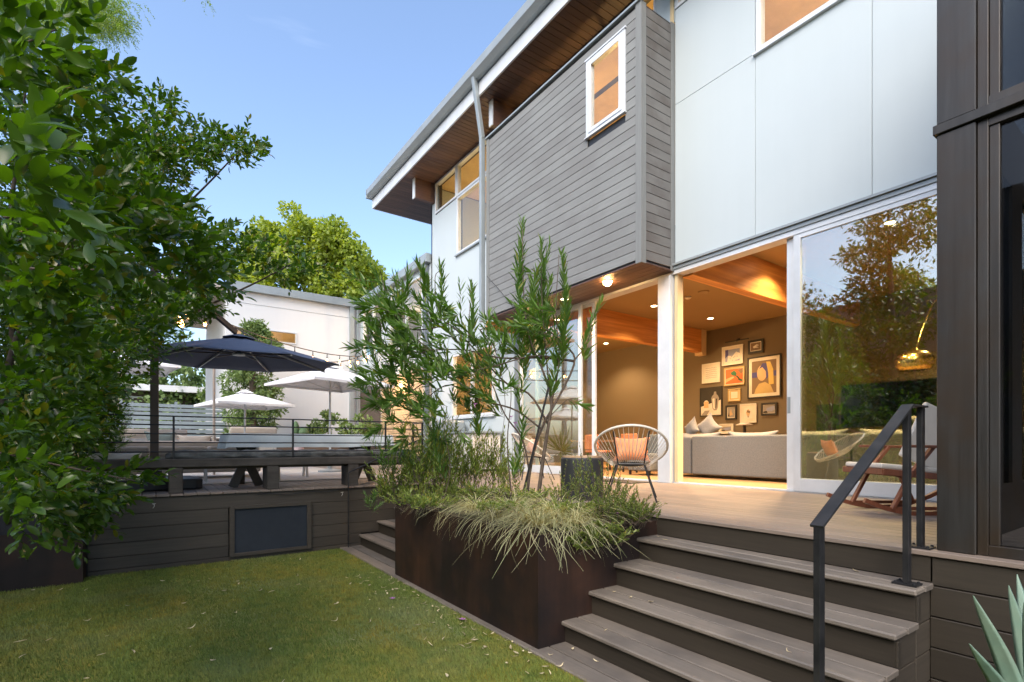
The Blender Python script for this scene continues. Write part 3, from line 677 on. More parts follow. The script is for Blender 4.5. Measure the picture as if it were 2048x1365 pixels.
# ================================================================== PARASOLS
def canopy(n, Rr, z_rim, z_top, c, tilt=0, sag=.10, rot=0, square=False):
    """scalloped fabric panels between n ribs; returns points of the rib ends too"""
    m = MB(); ends = []; rings = 8
    for i in range(n):
        a0, a1 = rot + 2 * math.pi * i / n, rot + 2 * math.pi * (i + 1) / n
        for side in (0, 1):
            pass
        base = len(m.v); seg = 8
        for r_ in range(rings + 1):
            f = r_ / rings
            for s_ in range(seg + 1):
                g_ = s_ / seg
                p0 = Vector((math.cos(a0), math.sin(a0))) * Rr * f; p1 = Vector((math.cos(a1), math.sin(a1))) * Rr * f
                p = p0.lerp(p1, g_); k = 4 * g_ * (1 - g_)
                p = p * (1 - .045 * k * f)
                z = z_top + (z_rim - z_top) * (f ** 1.12) - sag * k * f * (1 - f) * 1.2 
                m.v.append((c[0] + p.x, c[1] + p.y, z + tilt * (p.x * .3 + p.y)))
        for r_ in range(rings):
            for s_ in range(seg):
                q = base + r_ * (seg + 1) + s_; m.f.append((q, q + 1, q + seg + 2, q + seg + 1))
        ends.append((c[0] + math.cos(a0) * Rr, c[1] + math.sin(a0) * Rr, z_rim + tilt * (math.cos(a0) * Rr * .3 + math.sin(a0) * Rr)))
    return m, ends
pc = (1.20, 9.60)
pr = thing('cantilever_parasol', (.05, 8.72, DZ), 'open navy blue cantilever parasol on a dark pole beside the bench', 'parasol')
m, ends = canopy(8, 1.60, 2.93, 3.33, pc, .03, .08, .32); cn = m.build('canopy', 'navy', pr, True)
so_ = cn.modifiers.new('solid', 'SOLIDIFY'); so_.thickness = .004
m, _ = canopy(8, .26, 3.31, 3.39, pc, 0, .02, .32); m.build('vent', 'navy', cn, True)
hub = Vector((pc[0], pc[1], 3.06)); top = Vector((pc[0], pc[1], 3.31))
MB().tube([hub, top], .03, 10).build('hub_pole', 'black', pr); MB().lathe([(.0, 0), (.09, 0), (.10, .02), (.07, .05), (0, .05)], (hub.x, hub.y, hub.z - .03), 16).build('hub', 'gutter', pr)
for e in ends:
    e = Vector(e); rb = MB().bar(top.lerp(e, .04) - Vector((0, 0, .02)), e - Vector((0, 0, .02)), .02, .026).build('rib', 'gutter', pr)
    MB().bar(hub, top.lerp(e, .52) - Vector((0, 0, .045)), .014, .018).build('strut', 'black', rb)
MB().box(.0, .10, 8.67, 8.77, 1.15, 4.15).build('pole', 'browntrim', pr, bevel=.01)
MB().bar((.05, 8.72, 4.08), (1.16, 9.57, 3.40), .06, .08).build('arm', 'browntrim', pr, bevel=.006)
m = MB(); m.box(-.03, .13, 8.64, 8.80, 1.10, 1.16).lathe([(.13, 0), (.13, .06), (.09, .08), (.09, .12), (0, .12)], (.05, 8.72, 1.08), 20); m.build('pole_socket', 'rubber', pr)
m = MB(); m.prism([(-.50, 8.35), (.54, 8.52), (.62, 8.60), (.52, 9.45), (.44, 9.52), (-.55, 9.35), (-.62, 9.25), (-.58, 8.40)], 'z', DZ + .002, DZ + .148); m.build('base_weight', 'rubber', pr, bevel=.02)

def market(c, Rr, z_rim, z_top, zb, lab, rot=.78, tilt=0):
    t = thing('parasol', (c[0], c[1], zb), lab, 'parasol', 'white market parasols on the terrace')
    m, ends = canopy(4, Rr, z_rim, z_top, c, tilt, .06, rot); cn = m.build('canopy', 'wcanvas', t, True)
    cn.modifiers.new('solid', 'SOLIDIFY').thickness = .004
    v = MB()
    for i in range(4):
        a, b = Vector(ends[i]), Vector(ends[(i + 1) % 4]); cen = Vector((c[0], c[1], a.z)); n_ = len(v.v)
        for g_ in range(9):
            p = a.lerp(b, g_ / 8); k = 4 * g_ / 8 * (1 - g_ / 8); p = cen + (p - cen) * (1 - .045 * k); p.z = a.lerp(b, g_ / 8).z
            v.v += [tuple(p), (p.x, p.y, p.z - .05)]
        for g_ in range(8): q = n_ + g_ * 2; v.f.append((q, q + 2, q + 3, q + 1))
    v.build('valance', 'wcanvas', cn)
    m, _ = canopy(4, .22, z_top - .02, z_top + .07, c, 0, .01, rot); m.build('vent', 'wcanvas', cn, True)
    MB().tube([(c[0], c[1], zb), (c[0], c[1], z_top + .06)], .024, 10).build('pole', 'frame', t)
    MB().lathe([(.26, 0), (.26, .05), (.05, .09), (.04, .3), (0, .3)], (c[0], c[1], zb), 20).build('base', 'gutter', t)
    tp = Vector((c[0], c[1], z_top - .05)); hb = Vector((c[0], c[1], z_rim - .12))
    for e in ends:
        e = Vector(e); r_ = MB().bar(tp, e - Vector((0, 0, .02)), .02, .02).build('rib', 'frame', t); MB().bar(hb, tp.lerp(e, .5) - Vector((0, 0, .03)), .014, .014).build('strut', 'frame', r_)
    return t
p = at_t(490, 785, 12.6); market((p.x, p.y), 1.22, 2.53, p.z, DZ, 'white square parasol with its pole before the clipped conifer', 1.0)
p = at_t(660, 735, 11.8); market((p.x, p.y), 1.42, 2.93, p.z, DZ, 'white square parasol between the navy parasol and the willowy shrub', 1.1)
p = at_t(235, 690, 12.5); market((p.x, p.y), 1.6, 3.45, 3.95, DZ, 'white parasol half hidden behind the navy one and the hedge', .9)
# rolled wooden parasol pole
p = at_t(428, 760, 10.6)
t = thing('parasol_pole', (p.x, p.y, DZ), 'pale wooden pole with a brass collar standing behind the table end', 'pole')
MB().tube([(p.x, p.y, DZ), (p.x, p.y, 3.2)], .026, 10).build('pole', 'beige', t); MB().lathe([(.04, 0), (.04, .16), (.0, .16)], (p.x, p.y, 1.55), 12).build('collar', 'beige', t)

# ================================================================== TERRACE FURNITURE
tb = thing('picnic_table', (2.1, 8.95, DZ), 'long table on dark slanted legs behind the bench', 'table')
MB().box(.98, 3.32, 8.50, 9.35, 1.66, 1.71).build('tabletop', 'dwoodx', tb)
for xx in (1.18, 2.95):
    for s_ in (-1, 1): MB().bar((xx + s_ * .19, 8.55 + .35 * (1 + s_) * .2, DZ + .003), (xx - s_ * .13, 8.65, 1.66), .12, .06, (0, 1, 0)).build('leg', 'dwood', tb, bevel=.004)
for xx in (1.18, 2.95): MB().bar((xx, 9.25, DZ + .003), (xx, 9.15, 1.66), .12, .06, (0, 1, 0)).build('leg', 'dwood', tb, bevel=.004)
m = MB(); X0, X1, Y0, Y1, zt = .92, 3.40, 8.44, 9.42, 1.725; nx = 70
prof = lambda u: [(Y0 - .02, 1.52), (Y0 - .012, 1.60), (Y0 - .004, 1.68), (Y0 + .01, 1.722), (Y0 + .1, zt), ((Y0 + Y1) / 2, zt + .004), (Y1 - .1, zt), (Y1, 1.715), (Y1 + .01, 1.52)]
for i in range(nx + 1):
    xx = X0 + (X1 - X0) * i / nx
    for (yy, zz) in prof(0):
        d = max(0, 1.70 - zz)
        lowend = .05 * max(0, (xx - 2.7)) * (d > .1)
        m.v.append((xx, yy + (.10 * d) * math.sin(xx * 11) * (1 if yy < 9 else -1) - .02, zz + .012 * d * math.sin(xx * 7) + lowend))
for i in range(nx):
    for j in range(8): m.f.append((i * 9 + j, i * 9 + j + 1, (i + 1) * 9 + j + 1, (i + 1) * 9 + j))
# hanging ends
for (e, s_) in ((0, -1), (nx, 1)):
    q = len(m.v)
    for j in range(9):
        x_, y_, z_ = m.v[e * 9 + j]; m.v.append((x_ + s_ * .05, y_, min(z_, 1.50)))
    for j in range(8): m.f.append((e * 9 + j, e * 9 + j + 1, q + j + 1, q + j))
tc_ = m.build('tablecloth', 'cloth', None, True); tag(tc_, 'pale blue grey cloth cover draped over the long table behind the railing', 'tablecloth')
# white benches with A legs
def wbench(x0, x1, y, z, lab):
    t = thing('slatted_bench', ((x0 + x1) / 2, y, DZ), lab, 'bench', 'white benches around the long table')
    for k in range(3): board('seat_plank', t, x0, x1, y + k * .11, y + .1 + k * .11, z - .035, z, 'potwhite', .004)
    for xx in (x0 + .25, x1 - .25):
        for s_ in (-1, 1): MB().bar((xx, y + .15 + s_ * .16, DZ + .002), (xx, y + .15 + s_ * .05, z - .036), .07, .03, (1, 0, 0)).build('leg', 'potwhite', t)
    return t
wbench(.5, 2.1, 9.75, 1.38, 'white bench behind the left half of the covered table')
wbench(2.2, 3.6, 10.3, 1.36, 'white bench behind the right half of the covered table')
# low outdoor sofa
s = thing('outdoor_sofa', (.6, 11.0, DZ), 'beige outdoor sofa with loose cushions behind the parasol pole', 'sofa')
MB().box(-.9, 1.75, 10.9, 11.8, DZ + .12, DZ + .42).build('base', 'beige', s, bevel=.03)
MB().box(-.9, 1.75, 11.6, 11.9, DZ + .30, DZ + .70).build('backrest', 'beige', s, bevel=.05)
for k in range(3): MB().box(-.86 + k * .87, -.02 + k * .87, 10.86, 11.5, DZ + .42, DZ + .60).build('seat_cushion', 'beige', s, bevel=.05, seg=3)
for xx in (-.85, 1.65): MB().box(xx, xx + .06, 10.92, 10.98, DZ, DZ + .12).build('leg', 'potwhite', s)
def pillow(c, sx, sy, sz, mat, lab, rz=0, rx=0, tw=0, name='pillow', group='loose pillows on the terrace'):
    import bmesh
    bm = bmesh.new(); bmesh.ops.create_cube(bm, size=1); bmesh.ops.subdivide_edges(bm, edges=bm.edges, cuts=5, use_grid_fill=True)
    for v in bm.verts:
        x, y, z = v.co * 2; e = max(0, 1 - max(abs(x), abs(z)) ** 3)
        v.co = Vector((x * sx / 2 * (1 - .06 * abs(z) * abs(x) * -1 - .06), y * sy / 2 * (e ** .5 * .92 + .08), z * sz / 2 * .98))
        v.co += Vector((0, math.sin(x * 5 + z * 3) * sy * .03, 0)); q_ = 1 - .22 * (1 - (abs(x) ** 3)) * abs(z) ** 2; p_ = 1 - .22 * (1 - abs(z) ** 3) * abs(x) ** 2; v.co.z *= q_; v.co.x *= p_
    me = bpy.data.meshes.new(name); bm.to_mesh(me); bm.free(); me.materials.append(M[mat]); me.shade_smooth()
    o = bpy.data.objects.new(name, me); COL.objects.link(o); o.location = c; o.rotation_euler = Euler((rx, 0, rz)).to_matrix().to_euler(); o.rotation_euler.rotate_axis('Y', tw); o.modifiers.new('s', 'SUBSURF').render_levels = 1
    if lab: tag(o, lab, 'pillow', group)
    return o
p = at_t(322, 885, 10.8); pillow(p, .62, .22, .52, 'green_grey', 'round grey green pillow leaning behind the dark parasol pole', .2, -.3)
p = at_t(275, 893, 10.6); pillow(p, .60, .25, .40, 'greycov', 'grey pillow on the beige sofa above the white bowl planter', -.2, -.4)
p = at_t(390, 885, 10.7); pillow(p, .7, .2, .35, 'beige', 'beige pillow on the outdoor sofa beside the railing post', .0, -.35)
# lounge chairs with rolled backs
for k, (px, py, t_, wd, lb) in enumerate(((508, 862, 14, 1.15, 'white lounger with its raised back behind the middle of the covered table'), (300, 866, 14, 1.7, 'white lounger with tan back behind the sofa at the left'))):
    p = at_t(px, py, t_); t = thing('lounger', (p.x, p.y, DZ), lb, 'lounger', 'white loungers on the far terrace')
    MB().box(p.x - wd / 2, p.x + wd / 2, p.y - .05, p.y + .06, p.z - .10, p.z + .10).build('head_roll', 'beige', t, bevel=.05, seg=3)
    MB().box(p.x - wd / 2, p.x + wd / 2, p.y + .07, p.y + .12, DZ + .3, p.z + .05).build('back', 'potwhite', t)
    MB().box(p.x - wd / 2, p.x + wd / 2, p.y + .12, p.y + 1.5, DZ + .25, DZ + .36).build('seat', 'beige', t, bevel=.03)
    for a in (-1, 1): MB().box(p.x + a * (wd / 2 - .06) - .03, p.x + a * (wd / 2 - .06) + .03, p.y + .0, p.y + .06, DZ, p.z - .1).build('leg', 'potwhite', t)
# white bowl planter
t = thing('bowl_planter', (-.30, 8.95, DZ), 'wide white round planter bowl behind the left end of the bench', 'planter')
MB().lathe([(.20, 0), (.27, .1), (.27, .32), (.30, .42), (.33, .50), (.31, .51), (.28, .44), (0, .42)], (-.42, 8.95 - .2, DZ), 32).build('bowl', 'potwhite', t, True)
# far planting strip and cactus pot before the white wall
t = thing('cactus_pot', (0, 0, 0), 'small round cactus pair in a mauve pot behind the railing', 'potted plant')
p = at_t(597, 868, 16); t.location = (p.x, p.y, DZ)
MB().lathe([(.16, 0), (.16, .9), (.22, .96), (.25, p.z - DZ), (.22, p.z - DZ), (.2, p.z - DZ - .1), (0, p.z - DZ - .1)], (p.x, p.y, DZ), 20).build('pot', 'potpink', t)
m = MB()
for (dx, h, r_) in ((-.08, .50, .10), (.12, .30, .17)):
    n0 = len(m.v); K = 24
    for i in range(9):
        f = i / 8; rr_ = r_ * math.sin(math.pi * (.12 + .88 * f * .999)) ** .6 if f > .1 else r_ * .75
        for j in range(K):
            a = 2 * math.pi * j / K; q = rr_ * (1 + .10 * (1 if j % 2 else -1)); m.v.append((p.x + dx + q * math.cos(a), p.y + q * math.sin(a), p.z - .1 + h * f))
    for i in range(8):
        for j in range(K): m.f.append((n0 + i * K + j, n0 + i * K + (j + 1) % K, n0 + (i + 1) * K + (j + 1) % K, n0 + (i + 1) * K + j))
m.build('cactus', 'cactus', t, True)
t = thing('raised_bed', (4.6, 19.9, DZ), 'low brown raised bed in front of the white garden building', 'raised bed')
for k in range(3): board('bed_board', t, 2.4, 6.7, 19.0, 19.04, DZ + k * .2 + .002, DZ + .195 + k * .2, 'browntrim', .004)
MB().box(2.4, 6.7, 19.05, 20.7, DZ, DZ + .56).build('soil', 'soil', t)
# slatted screen fence
t = thing('slat_fence', (.4, 20.3, DZ), 'blue grey horizontal slat fence left of the white building', 'fence')
for k in range(14): board('slat', t, -2.2, 2.15, 20.3, 20.325, DZ + .06 + k * .138, DZ + .165 + k * .138, 'slat', .003)
for xx in (-2.2, -.75, .70, 2.1): MB().box(xx - .04, xx + .04, 20.33, 20.40, DZ, DZ + 2.05).build('post', 'slat', t)
t = thing('firewood_box', (1.6, 19.9, DZ), 'dark square box standing before the slat fence', 'box')
MB().box(1.1, 2.0, 19.7, 20.2, DZ + .06, DZ + .8).build('body', 'rubber', t, bevel=.02); MB().box(1.08, 2.02, 19.68, 20.22, DZ + .81, DZ + .85).build('lid', 'browntrim', t)
for xx in (1.15, 1.95): MB().box(xx - .03, xx + .03, 19.72, 20.18, DZ, DZ + .058).build('foot', 'rubber', t)
# far neighbour house, glowing window under a flat roof
t = thing('neighbour_house', (-1.5, 36, .3), 'far low house with flat white roof and warm lit window beyond the fence', 'building')
MB().box(-6, 2.0, 36, 42, .3, 4.6).build('wall', 'browntrim', t); MB().box(-6.6, 2.9, 35.2, 43, 4.6, 4.95).build('roof', 'whitew', t)
window(t, 'y', 35.95, -3, 1.5, 1.5, 4.3, .1, .12, mull=(-.8,)); MB().box(-3, 1.5, 36.25, 36.3, 1.5, 4.3).build('lit_blind', mat_emit('lit_window', (1.0, .55, .22), 1.3), t)
# grill counter under the corner window
t = thing('grill_counter', (6.5, 11.8, DZ), 'white outdoor kitchen counter with steel grill under the corner window', 'outdoor kitchen')
MB().box(6.15, 6.92, 10.4, 13.2, DZ + .05, DZ + .90).build('cabinet', 'potwhite', t, bevel=.01); MB().box(6.10, 6.94, 10.35, 13.25, DZ + .903, DZ + .95).build('worktop', 'gutter', t, bevel=.006)
MB().box(6.2, 6.9, 12.0, 12.8, DZ + .952, DZ + 1.28).build('grill_hood', 'gutter', t, bevel=.08, seg=4); MB().tube([(6.16, 12.1, DZ + 1.12), (6.16, 12.7, DZ + 1.12)], .015, 8).build('handle', 'frame', t)
for yy_ in (10.5, 11.4, 12.35): MB().box(6.135, 6.148, yy_, yy_ + .8, DZ + .12, DZ + .84).build('cabinet_door', 'gutter' if yy_ > 11 else 'potwhite', t, bevel=.003)
MB().box(6.2, 6.9, 10.45, 13.15, DZ, DZ + .048).build('plinth', 'rubber', t)

# ================================================================== STRING LIGHTS
def cable(a, b, sag, n=30): 
    a, b = Vector(a), Vector(b); return [a.lerp(b, i / n) - Vector((0, 0, sag * 4 * (i / n) * (1 - i / n))) for i in range(n + 1)]
sl1 = thing('string_lights', (3, 12, 3.8), 'black cable with warm hanging bulbs from the hedge to the house corner, upper strand', 'string lights', 'strings of warm bulbs')
sl2 = thing('string_lights', (3, 14, 3.8), 'shorter black bulb cable emerging behind the navy parasol, lower strand', 'string lights', 'strings of warm bulbs')
A1, B1 = at_t(330, 592, 9), at_t(742, 712, 19.5); A2, B2 = at_t(470, 655, 9.5), at_t(742, 700, 19.5)
def string(root, A, B, sag, ts):
    c = cable(A, B, sag); MB().tube(c, .014, 6).build('cable', 'black', root)
    for f in ts:
        q = c[int(f * 30)].lerp(c[min(int(f * 30) + 1, 30)], f * 30 % 1)
        s_ = MB().tube([q, q - Vector((0, 0, .09)), q - Vector((0, 0, .15))], [.010, .012, .026], 8).build('socket', 'black', root)
        MB().lathe([(0, 0), (.014, .005), (.028, .03), (.024, .06), (.012, .09), (0, .09)], (q.x, q.y, q.z - .24), 10).build('bulb', 'bulb', s_, True)
string(sl1, A1, B1, .35, (.10, .22, .33, .44, .54, .63, .72, .80, .87, .94))
string(sl2, A2, B2, .55, (.52, .63, .73, .82, .90, .96))
t = thing('pendant_lamp', at_t(365, 640, 9.5), 'two warm glass pendant bulbs glowing above the navy parasol beside the hedge', 'pendant lamp')
for (px, py) in ((365, 640), (362, 656)):
    p = at_t(px, py, 9.5); b_ = MB().lathe([(0, 0), (.04, .01), (.065, .06), (.05, .12), (.02, .18), (0, .18)], tuple(p), 14).build('bulb', 'bulb', t, True)
    MB().tube([(p.x, p.y, p.z + .17), (p.x, p.y, p.z + .5)], .008, 6).build('cord', 'black', t)
MB().lathe([(.0, .10), (.16, .085), (.165, .075), (.05, .10), (.0, .11)], tuple(at_t(368, 646, 9.5)), 20).build('shade', 'potwhite', t, True)

# ================================================================== LAMPS OF BAY AND ROOM
def downlight(p, e, lab, r_=.07, grp='round ceiling downlights', hot='lamps', sp=130, col=(1, .64, .32)):
    t = thing('downlight', p, lab, 'downlight', grp)
    MB().lathe([(r_ + .015, 0), (r_ + .015, -.008), (r_, -.010), (r_, 0)], tuple(p), 20).build('trim', 'potwhite', t)
    MB().lathe([(0, -.003), (r_, -.003), (r_, -.006), (0, -.006)], tuple(p), 20).build('bulb', hot, t)
    light('SPOT', (p[0], p[1], p[2] - .03), e, col, .05, t, None, sp)
q = on_z(1215, 563, 4.37); downlight(q, 300, 'brightest warm lamp under the grey bay, above the left doorway', .075, 'downlights under the bay', 'lamp', 150)
_d = [o for o in COL.objects if o.name.startswith('downlight')][-1]; MB().lathe([(0, -.075), (.045, -.068), (.068, -.04), (.07, -.008), (0, -.008)], tuple(q), 20).build('globe', 'lamp', _d, True)
q = on_z(1129, 598, 4.37); downlight(q, 70, 'second lamp under the grey bay, behind the tall plumes', .07, 'downlights under the bay')
q = on_z(1047, 627, 4.37); downlight(q, 70, 'farthest lamp under the grey bay, next to the downspout', .06, 'downlights under the bay')
for (px, py, e, lb) in ((1421, 637, 240, 'ceiling downlight seen in the open doorway above the picture wall'), (1308, 612, 240, 'ceiling downlight at the upper right of the dining room doorway'), (1212, 687, 240, 'ceiling downlight between the two wooden ceiling beams')):
    q = on_z(px, py, 4.968); downlight(q, e * .5, lb)
for (x_, y_, lb) in ((7.75, 2.3, 'closest to the reflecting door, added to light the sofa back'), (7.75, 3.9, 'just inside the open doorway, added to light the sofa back'), (9.3, 3.2, 'hidden near the reflecting door'), (11.8, 2.6, 'hidden above the sofa corner'), (9.3, 7.2, 'hidden above the dining room doorway'), (8.6, 11.8, 'hidden behind the corner window'), (9.4, 4.7, 'grazing the near wooden beam')):  # first two are added fill lamps that brighten the sofa back from the door side
    downlight(Vector((x_, y_, 4.968)), 300 if y_ < 4 else (230 if y_ == 7.2 else 110), 'warm ceiling downlight of the living room ' + lb)
t = on_z(1407, 584, 4.968); o = MB().lathe([(.12, 0), (.12, -.012), (.10, -.016), (0, -.016)], tuple(t), 24).build('ceiling_speaker', 'ceil', None, True); tag(o, 'flat round speaker grille in the ceiling near the wooden beam', 'speaker')
t = on_z(1376, 594, 4.968); o = MB().lathe([(.07, 0), (.07, -.03), (.05, -.05), (0, -.05)], tuple(t), 24).build('smoke_detector', 'potwhite', None, True); tag(o, 'small round smoke detector on the ceiling by the door jamb', 'smoke detector')

# ================================================================== LIVING ROOM
sf = thing('sectional_sofa', (9.2, 4.2, DZ), 'large grey tweed corner sofa seen from behind through the doorway', 'sofa')
MB().box(8.42, 8.62, 6.13, 6.75, DZ + .07, DZ + .78).build('backrest', 'sofa', sf, bevel=.03, seg=3); MB().box(8.40, 8.62, 3.4, 6.10, DZ + .07, DZ + .79).build('backrest', 'sofa', sf, bevel=.03, seg=3)
MB().box(8.40, 8.62, 1.3, 3.37, DZ + .07, DZ + .79).build('backrest', 'sofa', sf, bevel=.03, seg=3)
MB().box(8.62, 9.6, 1.3, 6.75, DZ + .07, DZ + .42).build('seat', 'sofa', sf, bevel=.03)
for k in range(5):
    y_ = 1.35 + k * 1.08; pl = pillow((8.80, y_ + .52, DZ + .68), 1.02, .28, .42, 'cushion', None, R(90), R(-10), 0, 'back_cushion'); pl.parent = sf; pl.location -= sf.location
for x_ in (8.5, 9.5):
    for y_ in (1.4, 4.0, 6.6): MB().box(x_ - .03, x_ + .03, y_ - .03, y_ + .03, DZ + .014, DZ + .07).build('foot', 'black', sf)
p = on_x(1383, 858, 8.85); pillow(p, .45, .16, .36, 'cushion', 'small pale pillow upright at the left end of the sofa back', 1.2, 0, .5, group='pillows on the sofa')
p = on_x(1415, 855, 8.95); pillow(p, .50, .16, .42, 'cushion', 'larger pale pillow with a peaked corner on the sofa', 1.7, 0, .65, group='pillows on the sofa')
p = on_x(1868, 846, 9.1); pillow(p, .60, .2, .42, 'cushion', 'pale pillow on the sofa behind the handrail posts', 1.5, .2, .3, group='pillows on the sofa')
WX = 13.69
def art(px0, py0, px1, py1, frame, paint, lab, fw=.05, matw=.0, name='picture', tdep=.035):
    """px/py: corners of the picture on the back wall"""
    a = on_x(px0, py0, WX); b = on_x(px1, py1, WX); y0, y1 = b.y, a.y; z1, z0 = on_x((px0 + px1) / 2, py0, WX).z, on_x((px0 + px1) / 2, py1, WX).z
    t = thing(name, (WX - tdep, (y0 + y1) / 2, z0), lab, 'picture', 'framed pictures on the back wall')
    m = MB(); d0, d1 = WX - tdep, WX
    m.box(d0, d1, y0, y0 + fw, z0, z1).box(d0, d1, y1 - fw, y1, z0, z1).box(d0, d1, y0 + fw, y1 - fw, z0, z0 + fw).box(d0, d1, y0 + fw, y1 - fw, z1 - fw, z1); m.build('frame', frame, t)
    MB().box(d0 + .015, d1, y0 + fw, y1 - fw, z0 + fw, z1 - fw).build('mat', 'paper', t)
    iw = fw + matw; Y0, Y1, Z0, Z1 = y0 + iw, y1 - iw, z0 + iw, z1 - iw
    layers = {}
    def P(poly, mat, lv):   # polygon in 0..1 picture coordinates, u to the right as seen from the room
        m_ = layers.setdefault((mat, lv), MB())
        x_ = d0 + .0145 - lv * .0012; n_ = len(m_.v); m_.v += [(x_, Y1 - (Y1 - Y0) * u, Z0 + (Z1 - Z0) * v) for u, v in poly]; m_.f.append(tuple(range(n_, n_ + len(poly))))
    paint(P)
    for (mat, lv), m_ in layers.items(): m_.build('print', mat, t)
    return t
for nm, c in (('paper', (.74, .70, .60)), ('pblack', (.02, .018, .016)), ('pwhite', (.75, .73, .66)), ('pgrey', (.30, .28, .26)), ('pblue', (.06, .06, .24)), ('pbrown', (.20, .13, .07)), ('pyellow', (.62, .45, .12)), ('pskin', (.62, .42, .22)), ('pred', (.55, .14, .04)), ('pgreen', (.03, .16, .08)), ('psky', (.30, .34, .50)), ('pgold', (.55, .40, .16))): M[nm] = mat_plain(nm, c, .6)
rect = lambda a, b, c, d: [(a, b), (c, b), (c, d), (a, d)]
def ell(cx, cy, rx, ry, k=18): return [(cx + rx * math.cos(2 * math.pi * i / k), cy + ry * math.sin(2 * math.pi * i / k)) for i in range(k)]
def a_snow(P):
    P(rect(0, 0, 1, 1), 'psky', 0); P([(0, .3), (.22, .55), (.2, 1), (0, 1)], 'pblue', 1); P([(.15, 0), (.2, .5), (.5, .42), (.75, .75), (1, .6), (1, .15), (.6, 0)], 'pwhite', 1)
    for i in range(7): u = .35 + .08 * i; P(ell(u, .25 + .18 * math.sin(i * 2.2), .03, .035, 8), 'pgrey', 2)
def a_small(P): P(rect(0, 0, 1, 1), 'pbrown', 0); P([(.2, .5), (.6, .75), (.85, .6), (.5, .55), (.8, .35), (.3, .3)], 'pwhite', 1)
def a_wave(P):
    P(rect(0, 0, 1, 1), 'pwhite', 0)
    for r_ in range(6):
        for k in range(7): z_ = .06 + r_ * .16; u = .02 + k * .14; P([(u, z_), (u + .07, z_ + .06), (u + .14, z_), (u + .14, z_ + .03), (u + .07, z_ + .10), (u, z_ + .03)], 'pgrey', 1)
def a_poppy(P): P(rect(0, 0, 1, 1), 'pred', 0); P([(.3, .75), (.5, .9), (.65, .7), (.6, .5), (.45, .55), (.35, .6)], 'pgreen', 1); P([(.55, .55), (.7, .5), (.75, .2), (.95, .1), (1, .2), (.7, .35)], 'pgreen', 1); P([(0, .1), (.5, .4), (.45, .5), (0, .35)], 'pskin', 1); P([(.7, .9), (.9, .6), (1, .75), (1, 1)], 'pbrown', 1)
def a_shaker(P):
    P(rect(0, 0, 1, 1), 'pblack', 0); P([(0, 0), (1, 0), (1, .55), (0, .33)], 'pwhite', 1); P([(0, .0), (.2, .18), (.45, .18), (.3, 0)], 'pgrey', 2)
    P([(.58, .25), (.66, .17), (.78, .17), (.84, .25), (.90, .62), (.84, .72), (.78, .76), (.76, .86), (.66, .86), (.64, .76), (.56, .70), (.52, .62)], 'pgrey', 3); P([(.61, .28), (.66, .22), (.70, .22), (.68, .62), (.58, .60)], 'pwhite', 4); P([(.73, .25), (.77, .25), (.82, .6), (.76, .6)], 'pblack', 4)
    P(ell(.27, .46, .12, .10), 'pwhite', 2); P([(.15, .28), (.39, .28), (.37, .52), (.17, .52)], 'pskin', 3)
def a_abstract(P):   # plain stand-in: a figure of simple colour fields
    P(rect(0, 0, 1, 1), 'pbrown', 0); P(rect(0, .50, 1, .66), 'pblue', 1)
    P([(.10, 0), (.16, .14), (.30, .30), (.55, .34), (.78, .22), (.90, 0)], 'pgold', 2); P(ell(.42, .62, .20, .24), 'pskin', 3); P([(.30, .75), (.45, .92), (.66, .90), (.70, .50), (.60, .42), (.58, .66), (.44, .80)], 'pblue', 4); P([(.60, .95), (.76, .94), (.88, .70), (.90, .26), (.70, .24), (.68, .60)], 'pyellow', 5)
def a_gold(P): P(rect(0, 0, 1, 1), 'pgold', 0); P(rect(.14, .14, .86, .86), 'paper', 1)
def a_dark(P): P(rect(0, 0, 1, 1), 'pgrey', 0); P([(.2, .1), (.5, .9), (.6, .5), (.8, .3), (.5, .2)], 'pskin', 1); P([(.05, .1), (.3, .1), (.2, .5)], 'pblack', 1)
def a_sketch(P): P(rect(0, 0, 1, 1), 'pwhite', 0); P([(.4, .2), (.6, .2), (.75, .6), (.55, .9), (.35, .8), (.25, .55)], 'pskin', 1); P([(.3, .6), (.7, .5), (.75, .7), (.4, .8)], 'pbrown', 2); P(rect(.42, .1, .58, .2), 'pgrey', 1)
def a_photo(P): P(rect(0, 0, 1, 1), 'pgrey', 0); P([(.25, .3), (.3, .6), (.7, .8), (.95, .9), (1, .4), (.7, .2)], 'psky', 1); P([(0, 0), (.4, 0), (.3, .3), (0, .2)], 'pblack', 2)
art(1445, 692, 1487, 730, 'pwhite', a_snow, 'white framed snow scene, top picture left of the small dark one', .03, .07)
art(1497, 680, 1528, 707, 'pblack', a_small, 'small black framed picture at the top right of the wall', .06, .02)
art(1405, 727, 1441, 766, 'pwhite', a_wave, 'white framed print with rows of wavy lines at the left', .03, .08)
art(1449, 735, 1490, 771, 'pgold', a_poppy, 'orange and green flower picture in a thin golden frame', .03, .02)
art(1401, 775, 1445, 833, 'pblack', a_shaker, 'black framed picture of a cocktail shaker on a white table', .03, .0)
art(1496, 712, 1563, 796, 'pblack', a_abstract, 'largest picture, blue and yellow figure in white mat and black frame', .035, .09)
art(1457, 778, 1482, 803, 'pgold', a_gold, 'small pale square in a golden frame at the centre of the wall', .03, .02)
art(1452, 811, 1474, 840, 'pblack', a_dark, 'small upright black framed picture below the golden square', .05, .02)
art(1481, 808, 1514, 846, 'pwhite', a_sketch, 'white framed brown sketch between two dark frames', .03, .09)
art(1523, 806, 1555, 831, 'pblack', a_photo, 'small wide black framed photograph under the largest picture', .05, .01)
art(1439, 848, 1468, 868, 'pwhite', a_photo, 'lowest white framed picture half hidden by the sofa', .03, .05)
a, b = on_x(1451, 686, WX - .12), on_x(1497, 677, WX - .12)
